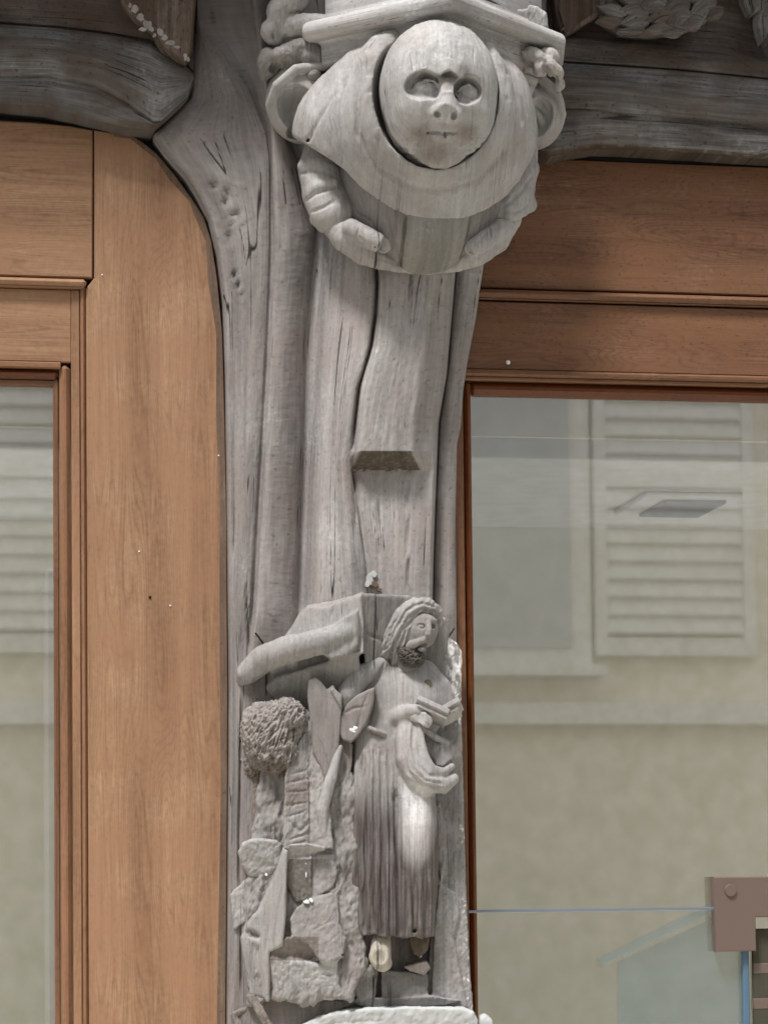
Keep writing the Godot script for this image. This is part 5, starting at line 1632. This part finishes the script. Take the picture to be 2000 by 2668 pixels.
# ---------------------------------------------------------------- small things
func leaf_mesh(length: float, width: float, swell: float) -> ArrayMesh:      # one carved overlapping leaf, tip at +x
	var rows := []
	for j in 9:
		var v := j / 8.0
		var w := width * sin(PI * pow(clampf(v * 0.97 + 0.015, 0, 1), 0.75))
		var row := PackedVector3Array()
		row.append(Vector3((v - 0.5) * length, -w, -swell * 1.5))
		for i in 9:
			var u := i / 4.0 - 1.0
			row.append(Vector3((v - 0.5) * length, w * u, swell * (sqrt(maxf(0.0, 1.0 - u * u)) * (0.4 + 0.8 * v) - 0.25 * (1.0 if i == 4 else 0.0))))
		row.append(Vector3((v - 0.5) * length, w, -swell * 1.5))
		rows.append(row)
	return grid_mesh(rows)

func flake(px: float, py: float, rx: float, ry: float, zpx: float) -> ArrayMesh:     # a chip of old white paint
	var pts := PackedVector2Array()
	var c := P(px, py, zpx)
	var n := 9
	for i in n:
		var a := TAU * i / n
		var r := rng.randf_range(0.55, 1.15)
		pts.append(Vector2(c.x + cos(a) * rx * r * K, c.y + sin(a) * ry * r * K))
	return poly_board(pts, c.z - 0.006, c.z, 0.0006)

func bead(px: float, py: float, zpx: float, r: float) -> SphereMesh:
	var m := SphereMesh.new()
	m.radius = r * K
	m.height = r * K * 1.4
	m.radial_segments = 10
	m.rings = 5
	return m

func small_things() -> void:
	var lc := thing("leaf_carving", "dark carved spray of overlapping scale shaped leaves on the right beam", "carving", P(1700, 40, 110))
	for q in [[1840, 12, 46, 20, 200], [1862, 34, 44, 16, 215], [1822, 24, 50, 24, 205], [1800, 58, 56, 22, 205], [1762, 14, 62, 30, 195], [1766, 50, 66, 32, 205], [1752, 84, 52, 12, 190], [1700, 14, 66, 28, 190], [1716, 44, 66, 22, 200], [1716, 74, 66, 17, 192], [1654, 26, 72, 24, 185], [1652, 56, 74, 24, 192], [1644, 80, 62, 12, 186], [1592, 28, 66, 20, 168], [1588, 54, 62, 17, 184], [1640, -10, 70, 28, 180], [1720, -24, 70, 30, 190], [1800, -20, 70, 30, 200]]:
		var lf := put("leaf", leaf_mesh(q[2] * 1.25 * K, q[3] * 1.1 * K, 9 * K), M.beam, lc)
		lf.position = P(q[0], q[1], 116 + (1880 - q[0]) * 0.05) - lc.position
		lf.rotation = Vector3(0, 0, deg_to_rad(q[4] + 180.0 + 180.0))
	put("backing", poly_board(outline([1560, -60, 1566, 40, 1620, 84, 1700, 88, 1790, 74, 1850, 44, 1880, -60], 108), 0.02, 108 * K, 0.006), M.beam, lc)
	var curl := thing("curled_leaf", "dark carved curled leaf at the right end of the beam", "carving", P(1975, 40, 90))
	for q in [[1962, 6, 62, 40, 250], [1988, 60, 90, 26, 262], [1996, 96, 40, 14, 265]]:
		var lf := put("leaf", leaf_mesh(q[2] * 1.3 * K, q[3] * K, 16 * K), M.beam, curl)
		lf.position = P(q[0], q[1], 100) - curl.position
		lf.rotation.z = deg_to_rad(q[4])
	# white paint left on the timbers
	var wp := thing("paint_remains", "chips of old white paint clinging to the post edge beside the reader", "paint", P(1190, 1760, 50))
	for q in [[1120, 1708, 3, 7], [1192, 2080, 3, 10], [1198, 2110, 3, 12], [1202, 2150, 2.5, 16], [1204, 2220, 3, 9], [1213, 2370, 2.5, 9], [1216, 2440, 4, 7], [1220, 2480, 2.5, 12], [1104, 2462, 4, 11], [1096, 2490, 4, 7]]:
		put("chip", flake(q[0], q[1], q[2], q[3], 38 if q[0] > 1130 else 74), M.white_paint, wp)
	var wr := thing("paint_spots", "white paint spots on the broken relief left of the reader", "paint", P(850, 2340, 80))
	for q in [[798, 2350, 12, 6], [812, 2346, 6, 8], [902, 2228, 4, 14], [906, 2240, 4, 8], [904, 2356, 6, 12], [910, 2350, 5, 5], [897, 2392, 5, 9], [910, 2300, 2, 6], [694, 2278, 4, 4], [797, 2250, 2, 3], [798, 2278, 2, 8]]:
		put("spot", flake(q[0], q[1], q[2], q[3], 96 if q[0] < 890 and q[0] > 750 else 84), M.white_paint, wr)
	var lump := thing("plaster_lump", "crumbly white plaster lump stuck on the post over the capital", "plaster", P(966, 1512, 96))
	var n := 0
	for q in [[962, 1508, 15, 17], [974, 1496, 8, 12], [958, 1522, 9, 8], [976, 1522, 14, 10], [990, 1536, 8, 5]]:
		put("chunk", flake(q[0], q[1], q[2], q[3], 97 + n * 1.5), M.stone if n < 3 else M.grime, lump)
		n += 1
	# nails and specks
	var nail := thing("nail", "thin dark iron nail sticking out of the post left of the capital", "nail", P(678, 1664, 60))
	put("shank", rod(P(666, 1650, 90), P(690, 1682, 40), 2.2 * K), M.iron, nail)
	var wire := thing("wire_end", "short dark wire end between post and window frame right of the reader", "wire", P(1176, 1648, 40))
	put("strand", rod(P(1168, 1660, 40), P(1184, 1636, 46), 1.8 * K), M.iron, wire)
	var screw := thing("screw_head", "white painted screw head on the lower brown board", "screw", P(1323, 944, -10))
	var sh := put("head", bead(1323, 944, -20, 6), M.white_paint, screw)
	sh.position = Vector3.ZERO
	sh.rotation.x = PI / 2
	for q in [[267, 716, "small white paint speck on the orange stile beside the panel joint"], [570, 1187, "small white speck at the right edge of the orange stile"], [363, 1437, "small pale speck halfway down the orange stile"], [444, 1578, "small pale speck below the dark hole in the orange stile"]]:
		var sp: Node3D = thing("paint_speck", q[2], "speck", P(q[0], q[1], -21))
		var o := put("drop", bead(0, 0, 0, 2.4), M.white_paint, sp)
		o.position = Vector3.ZERO
		o.rotation.x = PI / 2
	var kn := thing("nail_hole", "small dark hole with a pale rim in the orange stile", "hole", P(391, 1556, -21))
	var kh := put("hole", bead(0, 0, 0, 4), M.iron, kn)
	kh.position = Vector3.ZERO
	kh.rotation.x = PI / 2

func rod(a: Vector3, b: Vector3, r: float) -> ArrayMesh:
	var d := (b - a).normalized()
	var s := d.cross(Vector3(0.3, 0.2, 1)).normalized()
	var w := d.cross(s)
	var rows := []
	for p in [a, b]:
		var row := PackedVector3Array()
		for i in 9: row.append(p + (s * cos(TAU * i / 8.0) + w * sin(TAU * i / 8.0)) * r)
		rows.append(row)
	return grid_mesh(rows)
